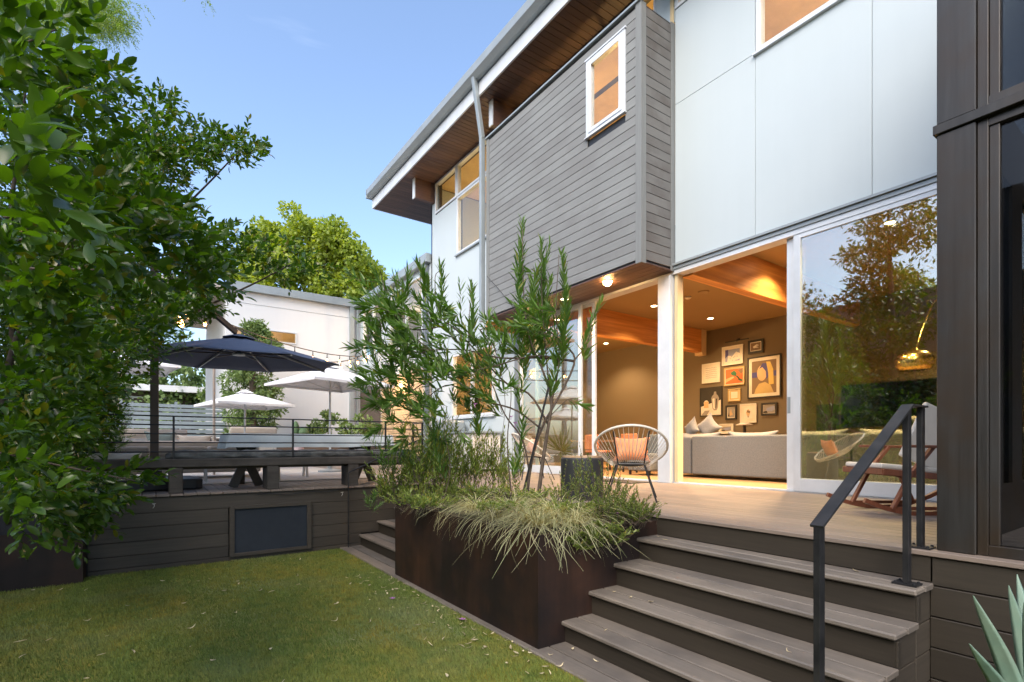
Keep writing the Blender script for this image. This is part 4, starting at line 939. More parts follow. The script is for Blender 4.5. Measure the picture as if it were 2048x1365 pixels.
t = thing('picture_light', (WX - .1, (a.y + b.y) / 2, a.z), 'thin black picture light on the wall above the frames', 'picture light'); zc = (a.z + b.z) / 2
MB().tube([(WX - .12, a.y, zc), (WX - .12, b.y, zc)], .015, 8).build('bar', 'black', t); MB().tube([(WX - .12, (a.y + b.y) / 2, zc), (WX, (a.y + b.y) / 2, zc + .05)], .03, 8).build('bracket', 'black', t)
# console table with disc lamp below the pictures
t = thing('console_table', (13.2, 9, DZ), 'low wooden console behind the sofa under the pictures', 'console')
MB().box(12.9, 13.5, 6.4, 9.4, DZ + .02, DZ + .80).build('body', 'pbrown', t); MB().box(12.87, 13.52, 6.37, 9.43, DZ + .802, DZ + .84).build('top', 'tabletop', t)
for y_ in (6.5, 7.5, 8.5): MB().box(12.88, 12.897, y_, y_ + .85, DZ + .1, DZ + .74).build('cabinet_door', 'tabletop', t)
p = on_x(1489, 851, 12.9); t = thing('table_lamp', (p.x, p.y, DZ + .84), 'small lamp with pale flat disc shade behind the sofa', 'lamp')
MB().tube([(p.x, p.y, DZ + .84), (p.x, p.y, p.z)], .04, 12).build('stem', 'black', t); MB().lathe([(.05, .05), (.22, .0), (.225, .01), (.06, .075), (0, .08)], tuple(p), 28).build('shade', 'potwhite', t, True)
# television and speaker on the back wall
a = on_x(1682, 772, WX - .04); t = thing('television', (WX, 4.4, 2.0), 'large black flat television on the back wall behind the reflecting door', 'television')
zt_ = a.z; zb_ = on_x(1682, 848, WX).z
MB().box(WX - .06, WX - .005, 2.9, a.y, zb_ - .1, zt_).build('body', 'rubber', t, bevel=.004); MB().box(WX - .064, WX - .061, 2.92, a.y - .02, zb_ - .08, zt_ - .02).build('screen', 'tv', t)
a = on_x(1634, 810, 13.2); b = on_x(1667, 810, 13.2); t = thing('floor_speaker', (13.3, (a.y + b.y) / 2, DZ), 'black floor speaker left of the television', 'speaker')
MB().box(13.15, 13.5, b.y, a.y, DZ + .02, a.z).build('cabinet', 'rubber', t, bevel=.01); MB().box(13.14, 13.149, b.y + .03, a.y - .03, DZ + .1, a.z - .05).build('grille', 'black', t)
# arc lamp
pp = at_t(1829, 722, 8.6)
t = thing('arc_lamp', (9.9, 2.6, DZ), 'gold arc floor lamp with round metal shade behind the reflecting door', 'lamp')
pts = [at_t(1829, 706, 8.6), at_t(1838, 680, 8.6), at_t(1850, 645, 8.65), at_t(1866, 608, 8.7), at_t(1884, 585, 8.8), at_t(1930, 560, 9.0), at_t(2000, 570, 9.3), at_t(2070, 640, 9.6), at_t(2100, 800, 9.7), at_t(2105, 955, 9.75)]
MB().tube(pts, .016, 10).build('arm', 'brass', t, True)
MB().lathe([(.22, 0), (.265, .06), (.28, .13), (.265, .20), (.21, .27), (.12, .315), (.05, .33), (.035, .36), (0, .36)], (pp.x, pp.y, pp.z - .15), 36).build('shade', 'brass', t, True)
q = pts[-1]; MB().lathe([(.2, 0), (.2, .05), (0, .05)], (q.x, q.y, DZ + .014), 24).build('base', 'black', t)
light('POINT', (pp.x, pp.y, pp.z - .02), 40, (1, .66, .34), .08, t)
# dining table and chairs
t = thing('dining_table', (10.0, 8.8, DZ), 'wooden dining table inside the left doorway', 'table')
MB().box(9.3, 10.4, 7.6, 10.6, DZ + .71, DZ + .75).build('tabletop', 'tabletop', t, bevel=.006)
for x_ in (9.4, 10.3):
    for y_ in (7.8, 10.4): MB().bar((x_, y_, DZ + .014), (x_ + (9.85 - x_) * .15, y_, DZ + .71), .06, .06).build('leg', 'tabletop', t)
def dchair(x_, y_, rz, lab):
    t = thing('dining_chair', (x_, y_, DZ + .014), lab, 'chair', 'orange dining chairs', rz)
    o_ = thing('x', (0, 0, 0), None, None); bpy.data.objects.remove(o_)
    def bb(mb, nm, mt, **k): o = mb.build(nm, mt, None, **k); o.parent = t; return o
    bb(MB().box(-.23, .23, -.23, .23, .43, .48), 'seat', 'orangef', bevel=.02).location = (0, 0, .43)
    bb(MB().box(-.23, .23, .20, .25, .50, .86), 'backrest', 'orangef', bevel=.02).location = (0, .225, .50)
    for a in (-.2, .2):
        for b in (-.2, .2): bb(MB().bar((a, b, 0), (a * .9, b * .9, .43), .03, .03), 'leg', 'black').location = (a * .95, b * .95, 0)
dchair(9.0, 8.0, R(90), 'orange dining chair at the near side of the dining table'); dchair(9.0, 9.2, R(90), 'second orange dining chair, deeper in the room')
t = thing('armchair', (8.5, 5.95, DZ), 'grey upholstered armchair just inside the left doorway', 'armchair')
MB().box(8.1, 8.8, 6.85, 7.45, DZ + .1, DZ + .45).build('seat', 'sofa', t, bevel=.04); MB().box(8.72, 8.9, 6.85, 7.45, DZ + .3, DZ + .85).build('backrest', 'sofa', t, bevel=.05); t.location = t.location
for x_ in (8.15, 8.75):
    for y_ in (6.9, 7.4): MB().box(x_ - .02, x_ + .02, y_ - .02, y_ + .02, DZ + .014, DZ + .1).build('leg', 'black', t)
a = on_x(1176, 775, WX); t = thing('canvas', (WX, a.y - .2, 2.1), 'tall pale canvas on the dining room wall beside the door frame', 'picture')
MB().box(WX - .04, WX, on_x(1181, 800, WX).y, on_x(1150, 800, WX).y, on_x(1178, 850, WX).z, on_x(1178, 773, WX).z).build('panel', 'pyellow', t)

# ================================================================== CORD CHAIRS, DRUM TABLE, ROCKER
def acapulco(loc, rz, lab):
    t = thing('cord_chair', loc, lab, 'chair', 'round cord chairs on the deck', 0)
    L = []
    # bowl rim: tilted oval; inner ring low
    def rim(a): return Vector((.39 * math.sin(a), .10 + .36 * -math.cos(a) * .9, .60 - .27 * math.cos(a) * 1.0))
    def inner(a): return Vector((.13 * math.sin(a), -.02 - .12 * math.cos(a), .385 - .02 * math.cos(a)))
    # local frame: chair faces -y; back (high) at +y
    rim_p = [Vector((.40 * math.sin(a), .34 * math.cos(a) + .05, .60 + .23 * math.cos(a))) for a in np.linspace(0, 2 * math.pi, 49)]
    in_p = [Vector((.15 * math.sin(a), .10 * math.cos(a) - .10, .40 + .02 * math.cos(a))) for a in np.linspace(0, 2 * math.pi, 49)]
    objs = []
    def add(mb, nm, mt, **k):
        A = Matrix.Translation(Vector(loc)) @ Matrix.Rotation(rz, 4, 'Z'); mb.v = [tuple(A @ Vector(v)) for v in mb.v]; return mb.build(nm, mt, t, **k)
    add(MB().tube(rim_p, .014, 8, False), 'rim', 'cord', smooth=True); add(MB().tube(in_p, .010, 8, False), 'inner_ring', 'black', smooth=True)
    K = 44
    for k in range(K):
        a = 2 * math.pi * (k + .5) / K
        r_ = Vector((.40 * math.sin(a), .34 * math.cos(a) + .05, .60 + .23 * math.cos(a))); i_ = Vector((.15 * math.sin(a), .10 * math.cos(a) - .10, .40 + .02 * math.cos(a)))
        # the back cords hang almost straight down, as in the photograph
        mid = r_.lerp(i_, .55) + Vector((0, .03 * math.cos(a), -.045)); add(MB().tube([r_, mid, i_], .0042, 5, False), 'cord', 'cord')
    lg = [(-.27, .30, 0, -.14, .20, .41), (.27, .30, 0, .14, .20, .41), (-.30, -.30, 0, -.16, -.16, .40), (.30, -.30, 0, .16, -.16, .40)]
    for q in lg: add(MB().tube([q[:3], q[3:]], .009, 8), 'leg', 'black')
    add(MB().tube([(-.14, .20, .41), (.14, .20, .41), (.16, -.16, .40), (-.16, -.16, .40), (-.14, .20, .41)], .009, 8), 'seat_frame', 'black')
    for s_ in (-1, 1): add(MB().tube([(s_ * .14, .20, .41), (s_ * .19, .33, .77)], .008, 8), 'back_stay', 'black')
    return t
acapulco((4.49, 4.07, DZ), R(133), 'round cream cord chair seen from behind on the deck beside the black drum')
acapulco((5.75, 7.55, DZ), R(70), 'farther round cord chair with orange pillow, behind the shrub stems by the glass')
def put_pillow(loc, rz, *a): return pillow(loc, *a[:4], a[4], rz, a[5], group='orange pillows in the cord chairs')
put_pillow((4.57, 4.13, DZ + .57), R(133), .46, .14, .34, 'orangef', 'orange and black pillow inside the nearer cord chair', R(22))
put_pillow((5.70, 7.52, DZ + .60), R(70), .44, .14, .34, 'peach', 'peach pillow inside the farther cord chair', R(20))
p = on_z(1164, 990, DZ); q = at_t(1164, 910, 6.0)
t = thing('drum_table', (q.x, q.y, DZ), 'black cylindrical drum side table with wooden top behind the grasses', 'side table')
MB().lathe([(.0, .0), (.235, .0), (.245, .02), (.245, .46), (.235, .475), (0, .475)], (q.x, q.y, DZ), 40).build('body', 'charcoal', t, True).modifiers.new('e', 'EDGE_SPLIT'); MB().lathe([(0, .476), (.225, .476), (.225, .495), (0, .495)], (q.x, q.y, DZ), 40).build('top', 'tabletop', t)
# rocking chair
rk = thing('rocking_chair', (5.75, 1.75, DZ), 'reddish wood rocking chair with white seat, partly behind the handrail', 'rocking chair')
RA = Matrix.Translation(Vector((5.72, 1.90, DZ))) @ Matrix.Rotation(R(-35), 4, 'Z')
def radd(mb, nm, mt, **k): mb.v = [tuple(RA @ Vector(v)) for v in mb.v]; return mb.build(nm, mt, rk, **k)
# local: +x to the back of the chair, the front at -x
for s_ in (-.27, .27):
    arc = [(-.50 + i * .1, s_, .012 + .45 * ((-.50 + i * .1 - .02) ** 2)) for i in range(12)]
    m = MB()
    for i in range(11): m.bar(arc[i], arc[i + 1], .03, .038)
    radd(m, 'rocker', 'redwood')
    radd(MB().bar((-.26, s_, .05), (-.08, s_, .39), .028, .045, (0, 1, 0)).bar((-.09, s_, .37), (.10, s_, .60), .028, .045, (0, 1, 0)), 'front_leg', 'redwood', bevel=.004)
    radd(MB().bar((.34, s_, .06), (.18, s_, .40), .028, .045, (0, 1, 0)), 'rear_leg', 'redwood', bevel=.004)
    radd(MB().bar((-.26, s_, .06), (.36, s_, .06), .024, .03), 'side_stretcher', 'redwood')
    radd(MB().bar((-.34, s_, .385), (.25, s_, .33), .03, .055), 'seat_rail', 'redwood', bevel=.004)
    radd(MB().bar((.20, s_, .30), (.52, s_, .98), .028, .05, (0, 1, 0)), 'back_post', 'redwood', bevel=.004)
    radd(MB().bar((-.16, s_ * 1.1, .61), (.34, s_ * 1.1, .60), .045, .025), 'armrest', 'redwood', bevel=.006)
radd(MB().bar((-.33, -.27, .385), (-.33, .27, .385), .03, .05), 'front_rail', 'redwood'); radd(MB().bar((.50, -.27, .93), (.50, .27, .93), .03, .08), 'top_rail', 'redwood')
radd(MB().bar((-.34, 0, .435), (.22, 0, .385), .50, .05), 'seat_cushion', 'potwhite', bevel=.018, seg=3); radd(MB().bar((.22, 0, .42), (.46, 0, .92), .48, .05, (0, 1, 0)), 'back_cushion', 'potwhite', bevel=.018, seg=3)
tag(MB().tube([(6.13, 9.75, 5.3), (6.15, 9.3, 4.9), (6.16, 8.8, 4.42), (6.16, 8.2, 4.2)], .006, 6).build('hanging_wire', 'black'), 'thin black wire crossing the lower left of the grey siding', 'wire')

# ================================================================== VEGETATION
def norm(A): return A / np.maximum(np.linalg.norm(A, axis=1, keepdims=True), 1e-9)
# templates: (u along, w across, h lift), faces
T_BROAD = (np.array([(0, 0, 0), (.22, .36, .05), (.22, 0, 0), (.22, -.36, .05), (.52, .5, .07), (.52, 0, .0), (.52, -.5, .07), (.82, .33, .0), (.82, 0, -.05), (.82, -.33, .0), (1, 0, -.12)]),
           [(0, 2, 1), (0, 3, 2), (1, 2, 5, 4), (2, 3, 6, 5), (4, 5, 8, 7), (5, 6, 9, 8), (7, 8, 10), (8, 9, 10)])
T_NARROW = (np.array([(0, 0, 0), (.3, .5, .0), (.3, -.5, .0), (.68, .38, -.03), (.68, -.38, -.03), (1, 0, -.10)]), [(0, 2, 1), (1, 2, 4, 3), (3, 4, 5)])
T_QUAD = (np.array([(0, 0, 0), (.5, .5, .06), (.5, -.5, .06), (1, 0, 0)]), [(0, 2, 1), (1, 2, 3)])
def leaf_frames(D, U):
    D = norm(D); S = norm(np.cross(D, U)); U2 = np.cross(S, D); return D, S, U2
def leaves_mesh(name, P, D, U, L, W, tpl, mat):
    V, F = tpl; D, S, U2 = leaf_frames(D, U); n = len(P); k = len(V)
    co = P[:, None] + D[:, None] * (V[None, :, :1] * L[:, None, None]) + S[:, None] * (V[None, :, 1:2] * W[:, None, None]) + U2[:, None] * (V[None, :, 2:3] * L[:, None, None])
    me = bpy.data.meshes.new(name); me.vertices.add(n * k); me.vertices.foreach_set('co', co.reshape(-1).astype(np.float32))
    fl = np.array([i for f in F for i in f]); st = np.cumsum([0] + [len(f) for f in F])[:-1]; nl = len(fl)
    me.loops.add(n * nl); me.loops.foreach_set('vertex_index', (fl[None] + (np.arange(n) * k)[:, None]).ravel().astype(np.int32))
    me.polygons.add(n * len(F)); me.polygons.foreach_set('loop_start', (st[None] + (np.arange(n) * nl)[:, None]).ravel().astype(np.int32))
    me.update(calc_edges=True); me.shade_smooth(); me.materials.append(M[mat]); return me
def foliage(parent, P, D, U, L, W, tpl, mat, singles=0, name='foliage', leafname='leaf'):
    off = np.array(chain_loc(parent)); P = np.asarray(P)
    if singles:
        d = P - np.array([0, 0, CAM_Z]); F = np.array([SY, CY, 0]); Rr = np.array([CY, -SY, 0])
        t = d @ F; px = (d @ Rr) / np.maximum(t, .01) * FPX + 1024; py = HOR - d[:, 2] / np.maximum(t, .01) * FPX
        vis = (t > .3) & (px > 0) & (px < 2048) & (py > 0) & (py < 1365)
        score = np.where(vis, t / L, 1e9); idx = np.argsort(score)[:singles]
        me = leaves_mesh(leafname, np.zeros((1, 3)), np.array([[1., 0, 0]]), np.array([[0., 0, 1]]), np.ones(1), np.ones(1), tpl, mat)
        Dn, Sn, Un = leaf_frames(D[idx], U[idx])
        for j, i in enumerate(idx):
            o = bpy.data.objects.new(leafname, me); COL.objects.link(o); o.parent = parent
            # template: x along, y across, z lift; S = D x U so y axis = S
            l, w_ = L[i], W[i]
            mt = Matrix(((Dn[j][0] * l, -Sn[j][0] * w_ * -1, Un[j][0] * l, P[i][0] - off[0]), (Dn[j][1] * l, Sn[j][1] * w_, Un[j][1] * l, P[i][1] - off[1]), (Dn[j][2] * l, Sn[j][2] * w_, Un[j][2] * l, P[i][2] - off[2]), (0, 0, 0, 1)))
            o.matrix_local = mt
        keep = np.ones(len(P), bool); keep[idx] = False; P, D, U, L, W = P[keep], D[keep], U[keep], L[keep], W[keep]
    me = leaves_mesh(name, P - off, D, U, L, W, tpl, mat); o = bpy.data.objects.new(name, me); COL.objects.link(o); o.parent = parent; o['kind'] = 'stuff'
    return o
class Leaves:
    def __init__(s): s.P = []; s.D = []; s.U = []; s.L = []; s.W = []
    def add(s, P, D, U, L, W): s.P.append(P); s.D.append(D); s.U.append(U); s.L.append(L); s.W.append(W)
    def get(s): return [np.concatenate(x) for x in (s.P, s.D, s.U, s.L, s.W)]
RV = np.array([CY, -SY, 0]); FV = np.array([SY, CY, 0]); ZV = np.array([0, 0, 1.])
def twigs(LV, S, D, tl, nl, L, asp, spread=.9, upn=1.0, jit=.5, t0=.15):
    """S,D: twig starts and directions; nl alternate leaves on each"""
    n = len(S); D = norm(D); A = norm(np.cross(D, rng.normal(size=(n, 3)))); B = np.cross(D, A)
    f = t0 + (1 - t0) * (np.arange(nl) + .5) / nl
    for j in range(nl):
        ang = j * 2.4 + rng.random(n) * .6; rad = A * np.cos(ang)[:, None] + B * np.sin(ang)[:, None]
        sp = spread * (1.15 - .75 * f[j])
        P = S + D * (tl * f[j])[:, None] + np.array([0, 0, -1]) * (tl * .18 * f[j] ** 2)[:, None]
        dd = norm(D * (1 - .3 * sp) + rad * sp + rng.normal(size=(n, 3)) * .12)
        uu = norm(ZV * upn + rng.normal(size=(n, 3)) * jit - D * .2)
        l = L * (.7 + .5 * rng.random(n)) * (1 - .25 * f[j])
        LV.add(P, dd, uu, l, l * asp * (.85 + .3 * rng.random(n)))
def ball(n):
    v = norm(rng.normal(size=(n, 3))); return v * (rng.random(n) ** .4)[:, None]
def pxpts(px, py, t):
    a = (px - 1024) / FPX; return np.stack([t * (SY + a * CY), t * (CY - a * SY), CAM_Z + t * (HOR - py) / FPX], 1)

def stems(parent, lines, mat, name='branch', k=7):
    for pts, r0, r1 in lines:
        n = len(pts); MB().tube(pts, [r0 + (r1 - r0) * i / (n - 1) for i in range(n)], k).build(name, mat, parent, True)
def smoothline(pts, n=16):
    P = [Vector(p) for p in pts]; out = []
    P = [P[0] * 2 - P[1]] + P + [P[-1] * 2 - P[-2]]
    seg = len(P) - 3
    for i in range(n + 1):
        f = i / n * seg; k = min(int(f), seg - 1); t = f - k; a, b, c, d = P[k:k + 4]
        out.append(.5 * ((2 * b) + (c - a) * t + (2 * a - 5 * b + 4 * c - d) * t * t + (-a + 3 * b - 3 * c + d) * t ** 3))
    return out

# ---------------- glossy hedge at the left
hd = thing('hedge', (-1.35, 8.2, .54), 'tall glossy broad leaved hedge overhanging the lawn at the left', 'hedge')
LV = Leaves(); SV = []
#   px, py, t, rpx, rpy, rt, twigs, leaf length, outward strength
blobs = [(30, 345, 1.25, 70, 55, .15, 7, .105), (-10, 80, 1.7, 90, 100, .3, 18, .090), (50, 50, 2.0, 60, 60, .3, 9, .085), (110, 150, 2.2, 90, 80, .3, 18, .080),
         (110, 260, 2.4, 130, 90, .4, 36, .080), (60, 520, 2.0, 100, 110, .35, 30, .080), (190, 420, 2.3, 130, 90, .4, 40, .080), (260, 510, 2.7, 130, 90, .5, 55, .085),
         (100, 430, 1.9, 90, 60, .3, 18, .082), (330, 480, 2.7, 55, 45, .3, 14, .080), (380, 545, 3.0, 70, 45, .4, 30, .085), (60, 640, 2.4, 100, 110, .5, 40, .085), (180, 620, 3.2, 120, 100, .6, 80, .075),
         (120, 990, 2.9, 125, 60, .4, 90, .078), (40, 980, 2.2, 70, 70, .3, 30, .085), (235, 958, 3.2, 50, 20, .2, 10, .08), (110, 1050, 2.9, 75, 26, .3, 14, .08), (30, 850, 2.8, 90, 100, .5, 60, .085),
         (270, 640, 3.6, 70, 60, .5, 40, .08), (170, 740, 4.2, 85, 90, .6, 90, .08), (110, 780, 3.5, 100, 120, .6, 90, .085)]
for (px, py, t, rx, ry, rt, n, L) in blobs:
    b = ball(n); S = pxpts(px + rx * b[:, 0], py + ry * b[:, 1], t + rt * b[:, 2])
    D = RV * .75 + ZV * (.25 if py < 900 else -.02) - FV * .15 + rng.normal(size=(n, 3)) * .45
    twigs(LV, S, D, .13 + .10 * rng.random(n), 9, L, .45, .9, 1.0, .55)
far = [(20, 560, 7.2, 110, 220, .6, 900), (50, 780, 7.3, 120, 140, .5, 600), (40, 230, 6.5, 150, 170, 1.2, 480), (180, 400, 6.3, 170, 150, 1.2, 560), (80, 500, 6.3, 160, 200, 1.2, 900), (190, 640, 6.2, 140, 160, 1.2, 900), (80, 760, 6.3, 150, 190, 1.2, 1100), (60, 880, 5.2, 110, 70, .6, 420), (40, 960, 4.2, 110, 70, .5, 200), (150, 820, 6.8, 80, 90, .6, 460),
       (110, 940, 7.4, 150, 70, .5, 500), (260, 350, 5.2, 110, 100, .8, 300), (350, 300, 5.2, 120, 60, .6, 170), (470, 300, 5.2, 75, 32, .4, 55), (300, 215, 5.2, 50, 40, .4, 36), (420, 500, 4.9, 110, 55, .6, 150), (560, 525, 5.0, 80, 40, .4, 50), (620, 540, 5.0, 35, 18, .3, 8), (360, 590, 4.6, 70, 50, .5, 120), (430, 600, 4.6, 22, 22, .2, 10), (290, 430, 5.0, 80, 60, .6, 160), (200, 190, 5.6, 70, 60, .6, 90), (0, 80, 5.6, 80, 90, .9, 160)]
for (px, py, t, rx, ry, rt, n) in far:
    b = ball(n); S = pxpts(px + rx * b[:, 0], py + ry * b[:, 1], t + rt * b[:, 2])
    S = S[(S[:, 2] > .62)]; 
    keep = ~((S[:, 2] < 1.45) & (S[:, 0] > -.45)); S = S[keep]; n = len(S)
    D = RV * .6 + ZV * .3 + rng.normal(size=(n, 3)) * .5
    twigs(LV, S, D, .12 + .10 * rng.random(n), 7, .080, .45, .95, 1.0, .6)
P, D, U, L, W = LV.get(); print('hedge leaves', len(P))
foliage(hd, P, D, U, L, W, T_BROAD, 'laurel', 300)
rt_ = Vector((-1.35, 8.2, .5))
ln = []
for tgt, r0 in (((250, 350, 5.2), .05), ((150, 500, 6.0), .05), ((480, 300, 5.2), .04), ((580, 530, 5.0), .035), ((60, 100, 5.5), .05), ((200, 640, 6.0), .05), ((60, 800, 6.6), .045)):
    e = at_t(*tgt); a = rt_ + Vector((random.uniform(-.3, .3), random.uniform(-.2, .2), 0)); m_ = a.lerp(e, .45) + Vector((-.25, .1, .5)); ln.append((smoothline([a, m_, e], 14), r0, .006))
for tgt in ((60, 330, 1.6), (330, 470, 2.7), (380, 545, 3.0), (130, 990, 2.6), (270, 962, 2.7), (110, 60, 2.0), (190, 420, 2.4)):
    e = at_t(*tgt); a = Vector((-2.0, 3.9, 1.6 if tgt[1] > 700 else 2.0)); ln.append((smoothline([a, a.lerp(e, .5) + Vector((0, 0, .12)), e], 12), .016, .003))
ln.append((smoothline([(-2.4, 4.2, 0), (-2.2, 4.0, 1.2), (-2.0, 3.9, 2.0), (-1.9, 3.4, 3.2)], 12), .07, .03))
stems(hd, ln, 'bark')
# bushy fine shrub in front of the railing
sh = thing('fine_shrub', (-.75, 8.9, DZ), 'fine needle leaved green shrub between the hedge and the dark parasol pole', 'shrub')
LV = Leaves()
for (px, py, t, rx, ry, rt, n) in ((215, 850, 7.9, 45, 65, .4, 260), (190, 890, 7.6, 60, 40, .4, 160), (335, 615, 7.5, 35, 35, .3, 60), (345, 690, 6.6, 30, 22, .2, 26), (330, 650, 7.2, 30, 40, .3, 60)):
    b = ball(n); S = pxpts(px + rx * b[:, 0], py + ry * b[:, 1], t + rt * b[:, 2]); D = RV * .4 + ZV * .7 + rng.normal(size=(n, 3)) * .4
    twigs(LV, S, D, .16 + .06 * rng.random(n), 16, .065, .13, .8, .6, .6)
foliage(sh, *LV.get(), T_NARROW, 'willow'); stems(sh, [(smoothline([(-.75, 8.9, DZ), (-.7, 8.85, 1.5), (-.55, 8.7, 2.6), (-.2, 8.5, 3.6)], 12), .03, .006)], 'bark')

# ---------------- willowy shrub tree in the big planter
tr = thing('willow_shrub', (3.35, 4.75, .80), 'tall airy narrow leaved shrub tree with arching stems in the steel planter', 'tree')
T0 = 5.8
def tp(px, py, t=T0): return at_t(px, py, t)
br = [([(1072, 1030), (1085, 930), (1097, 850), (1103, 800), (1085, 740), (1060, 680), (1048, 600), (1045, 460)], .024, .004),
      ([(1050, 1030), (1062, 930), (1082, 860), (1120, 790), (1148, 730), (1140, 700), (1085, 655), (1020, 645), (960, 660)], .018, .006),
      ([(1148, 722), (1080, 716), (1000, 716), (930, 700), (860, 700), (790, 690)], .013, .004), ([(1148, 724), (1070, 712), (980, 735), (900, 750), (840, 760)], .010, .003),
      ([(1097, 850), (1060, 790), (1010, 765), (950, 700), (900, 650), (860, 640), (840, 560)], .014, .003), ([(1103, 820), (1095, 740), (1085, 620), (1082, 500)], .012, .003),
      ([(1103, 810), (1118, 720), (1112, 620), (1118, 510)], .010, .003), ([(1148, 722), (1172, 690), (1190, 640), (1200, 600)], .009, .003),
      ([(1085, 860), (1030, 820), (960, 800), (900, 770), (850, 800), (800, 850)], .012, .003), ([(1060, 950), (1045, 880), (1010, 830), (980, 760), (940, 700), (940, 600)], .012, .003),
      ([(1010, 765), (930, 740), (860, 760), (800, 800), (760, 830)], .009, .003), ([(900, 650), (830, 660), (770, 640), (740, 590)], .008, .003), ([(860, 700), (800, 720), (745, 700)], .007, .002),
      ([(860, 700), (790, 640), (765, 560), (760, 540)], .008, .003), ([(930, 700), (880, 640), (870, 560), (880, 540)], .008, .003), ([(1030, 1030), (1020, 960), (1015, 880), (1022, 800), (1020, 745)], .010, .003),
      ([(960, 660), (990, 700), (1010, 800), (1000, 900)], .006, .002), ([(1103, 830), (1135, 800), (1160, 800), (1168, 815)], .006, .002), ([(880, 1030), (900, 940), (890, 870), (880, 800)], .007, .002)]
brw = []
for i, (pl, r0, r1) in enumerate(br):
    tt = T0 + (-.25 + .5 * ((i * 37) % 10) / 10 if i > 1 else 0)
    pts = [tp(x, y, T0 + (tt - T0) * (j / (len(pl) - 1))) for j, (x, y) in enumerate(pl)]
    brw.append((smoothline(pts, 22), r0, r1))
stems(tr, brw, 'bark')
LV = Leaves()
def plume(b, e, n, L=.15, asp=.115, spread=.75, t=None):
    a, c = Vector(b), Vector(e); k = n; f = (np.arange(k) + rng.random(k)) / k; a_, c_ = np.array(a), np.array(c)
    ax = norm((c_ - a_)[None])[0]; A = norm(np.cross(ax[None], rng.normal(size=(1, 3))))[0]; B = np.cross(ax, A); ang = np.arange(k) * 2.4 + rng.random(k) * .5
    rad = A[None] * np.cos(ang)[:, None] + B[None] * np.sin(ang)[:, None]; sp = spread * (1.15 - .75 * f)
    bow = np.sin(f * math.pi)[:, None] * rng.normal(size=3)[None] * np.linalg.norm(c_ - a_) * .05
    P = a_[None] + (c_ - a_)[None] * f[:, None] + bow; D = norm(ax[None] + rad * sp[:, None] + rng.normal(size=(k, 3)) * .12)
    l = L * (.75 + .5 * rng.random(k)) * (1 - .35 * f); LV.add(P, D, norm(ax[None] * .6 + ZV * .5 - rad * .5 + rng.normal(size=(k, 3)) * .3), l, l * asp * (.8 + .4 * rng.random(k)))
def pl(b, e, n, t=T0, **k): plume(tp(*b, t), tp(*e, t + random.uniform(-.1, .1)), int(n * 1.0), L=.185, asp=.15, spread=.7, **k)
for q in (((1045, 740), (1045, 445), 170), ((1050, 680), (1040, 500), 60), ((1085, 740), (1083, 485), 200), ((1118, 740), (1122, 510), 170), ((1070, 720), (1100, 490), 90), ((1100, 800), (1108, 600), 90), ((1040, 800), (1048, 620), 90), ((1100, 700), (1102, 560), 60), ((1168, 730), (1204, 605), 55), ((1060, 640), (1075, 540), 50), ((1065, 700), (1060, 560), 70), ((1130, 700), (1135, 590), 40),
          ((1135, 800), (1175, 815), 22), ((870, 660), (835, 530), 70), ((880, 640), (880, 535), 60), ((945, 700), (943, 570), 80), ((780, 640), (755, 560), 50), ((800, 620), (815, 545), 50), ((780, 700), (728, 690), 40), ((800, 750), (725, 740), 45), ((790, 800), (735, 815), 45), ((850, 600), (845, 545), 40),
          ((1000, 760), (1010, 660), 50), ((1022, 960), (1020, 760), 80), ((890, 960), (875, 790), 60), ((1140, 560), (1145, 520), 0), ((770, 850), (740, 870), 35), ((820, 870), (790, 900), 35), ((960, 880), (950, 820), 40)):
    if q[2]: pl(*q)
SB = []
for (cx, cy, rx, ry, n) in ((820, 680, 95, 85, 48), (860, 760, 120, 70, 50), (790, 800, 60, 55, 20), (940, 740, 70, 70, 22), (780, 610, 40, 50, 14), (900, 640, 60, 50, 14), (980, 800, 60, 80, 14), (1000, 700, 50, 50, 10), (1085, 640, 50, 80, 14), (860, 850, 70, 40, 12)):
    for _ in range(n):
        b = ball(1)[0]; x, y = cx + rx * b[0], cy + ry * b[1]; t_ = T0 + b[2] * .5
        a_ = random.gauss(0, 1); dx, dy = -28 + random.gauss(0, 24), -28 + random.gauss(0, 22)
        plume(tp(x, y, t_), at_t(x + dx, y + dy, t_ + random.uniform(-.15, .15)), random.randint(15, 23), .165, .16); SB.append(([tp(x, y, t_), at_t(x + dx, y + dy, t_)], .003, .0015))
foliage(tr, *LV.get(), T_NARROW, 'willow', 300)
m = MB()
for pts, r0, r1 in SB: m.tube(pts, [r0, r1], 4)
struct(m.build('twigs', 'bark', tr), 'stuff')
tag(MB().tube([tp(1036, 1030, 5.7), tp(1097, 775, 5.7)], .012, 8).build('plant_stake', 'black'), 'straight black garden stake leaning beside the shrub stems', 'stake')

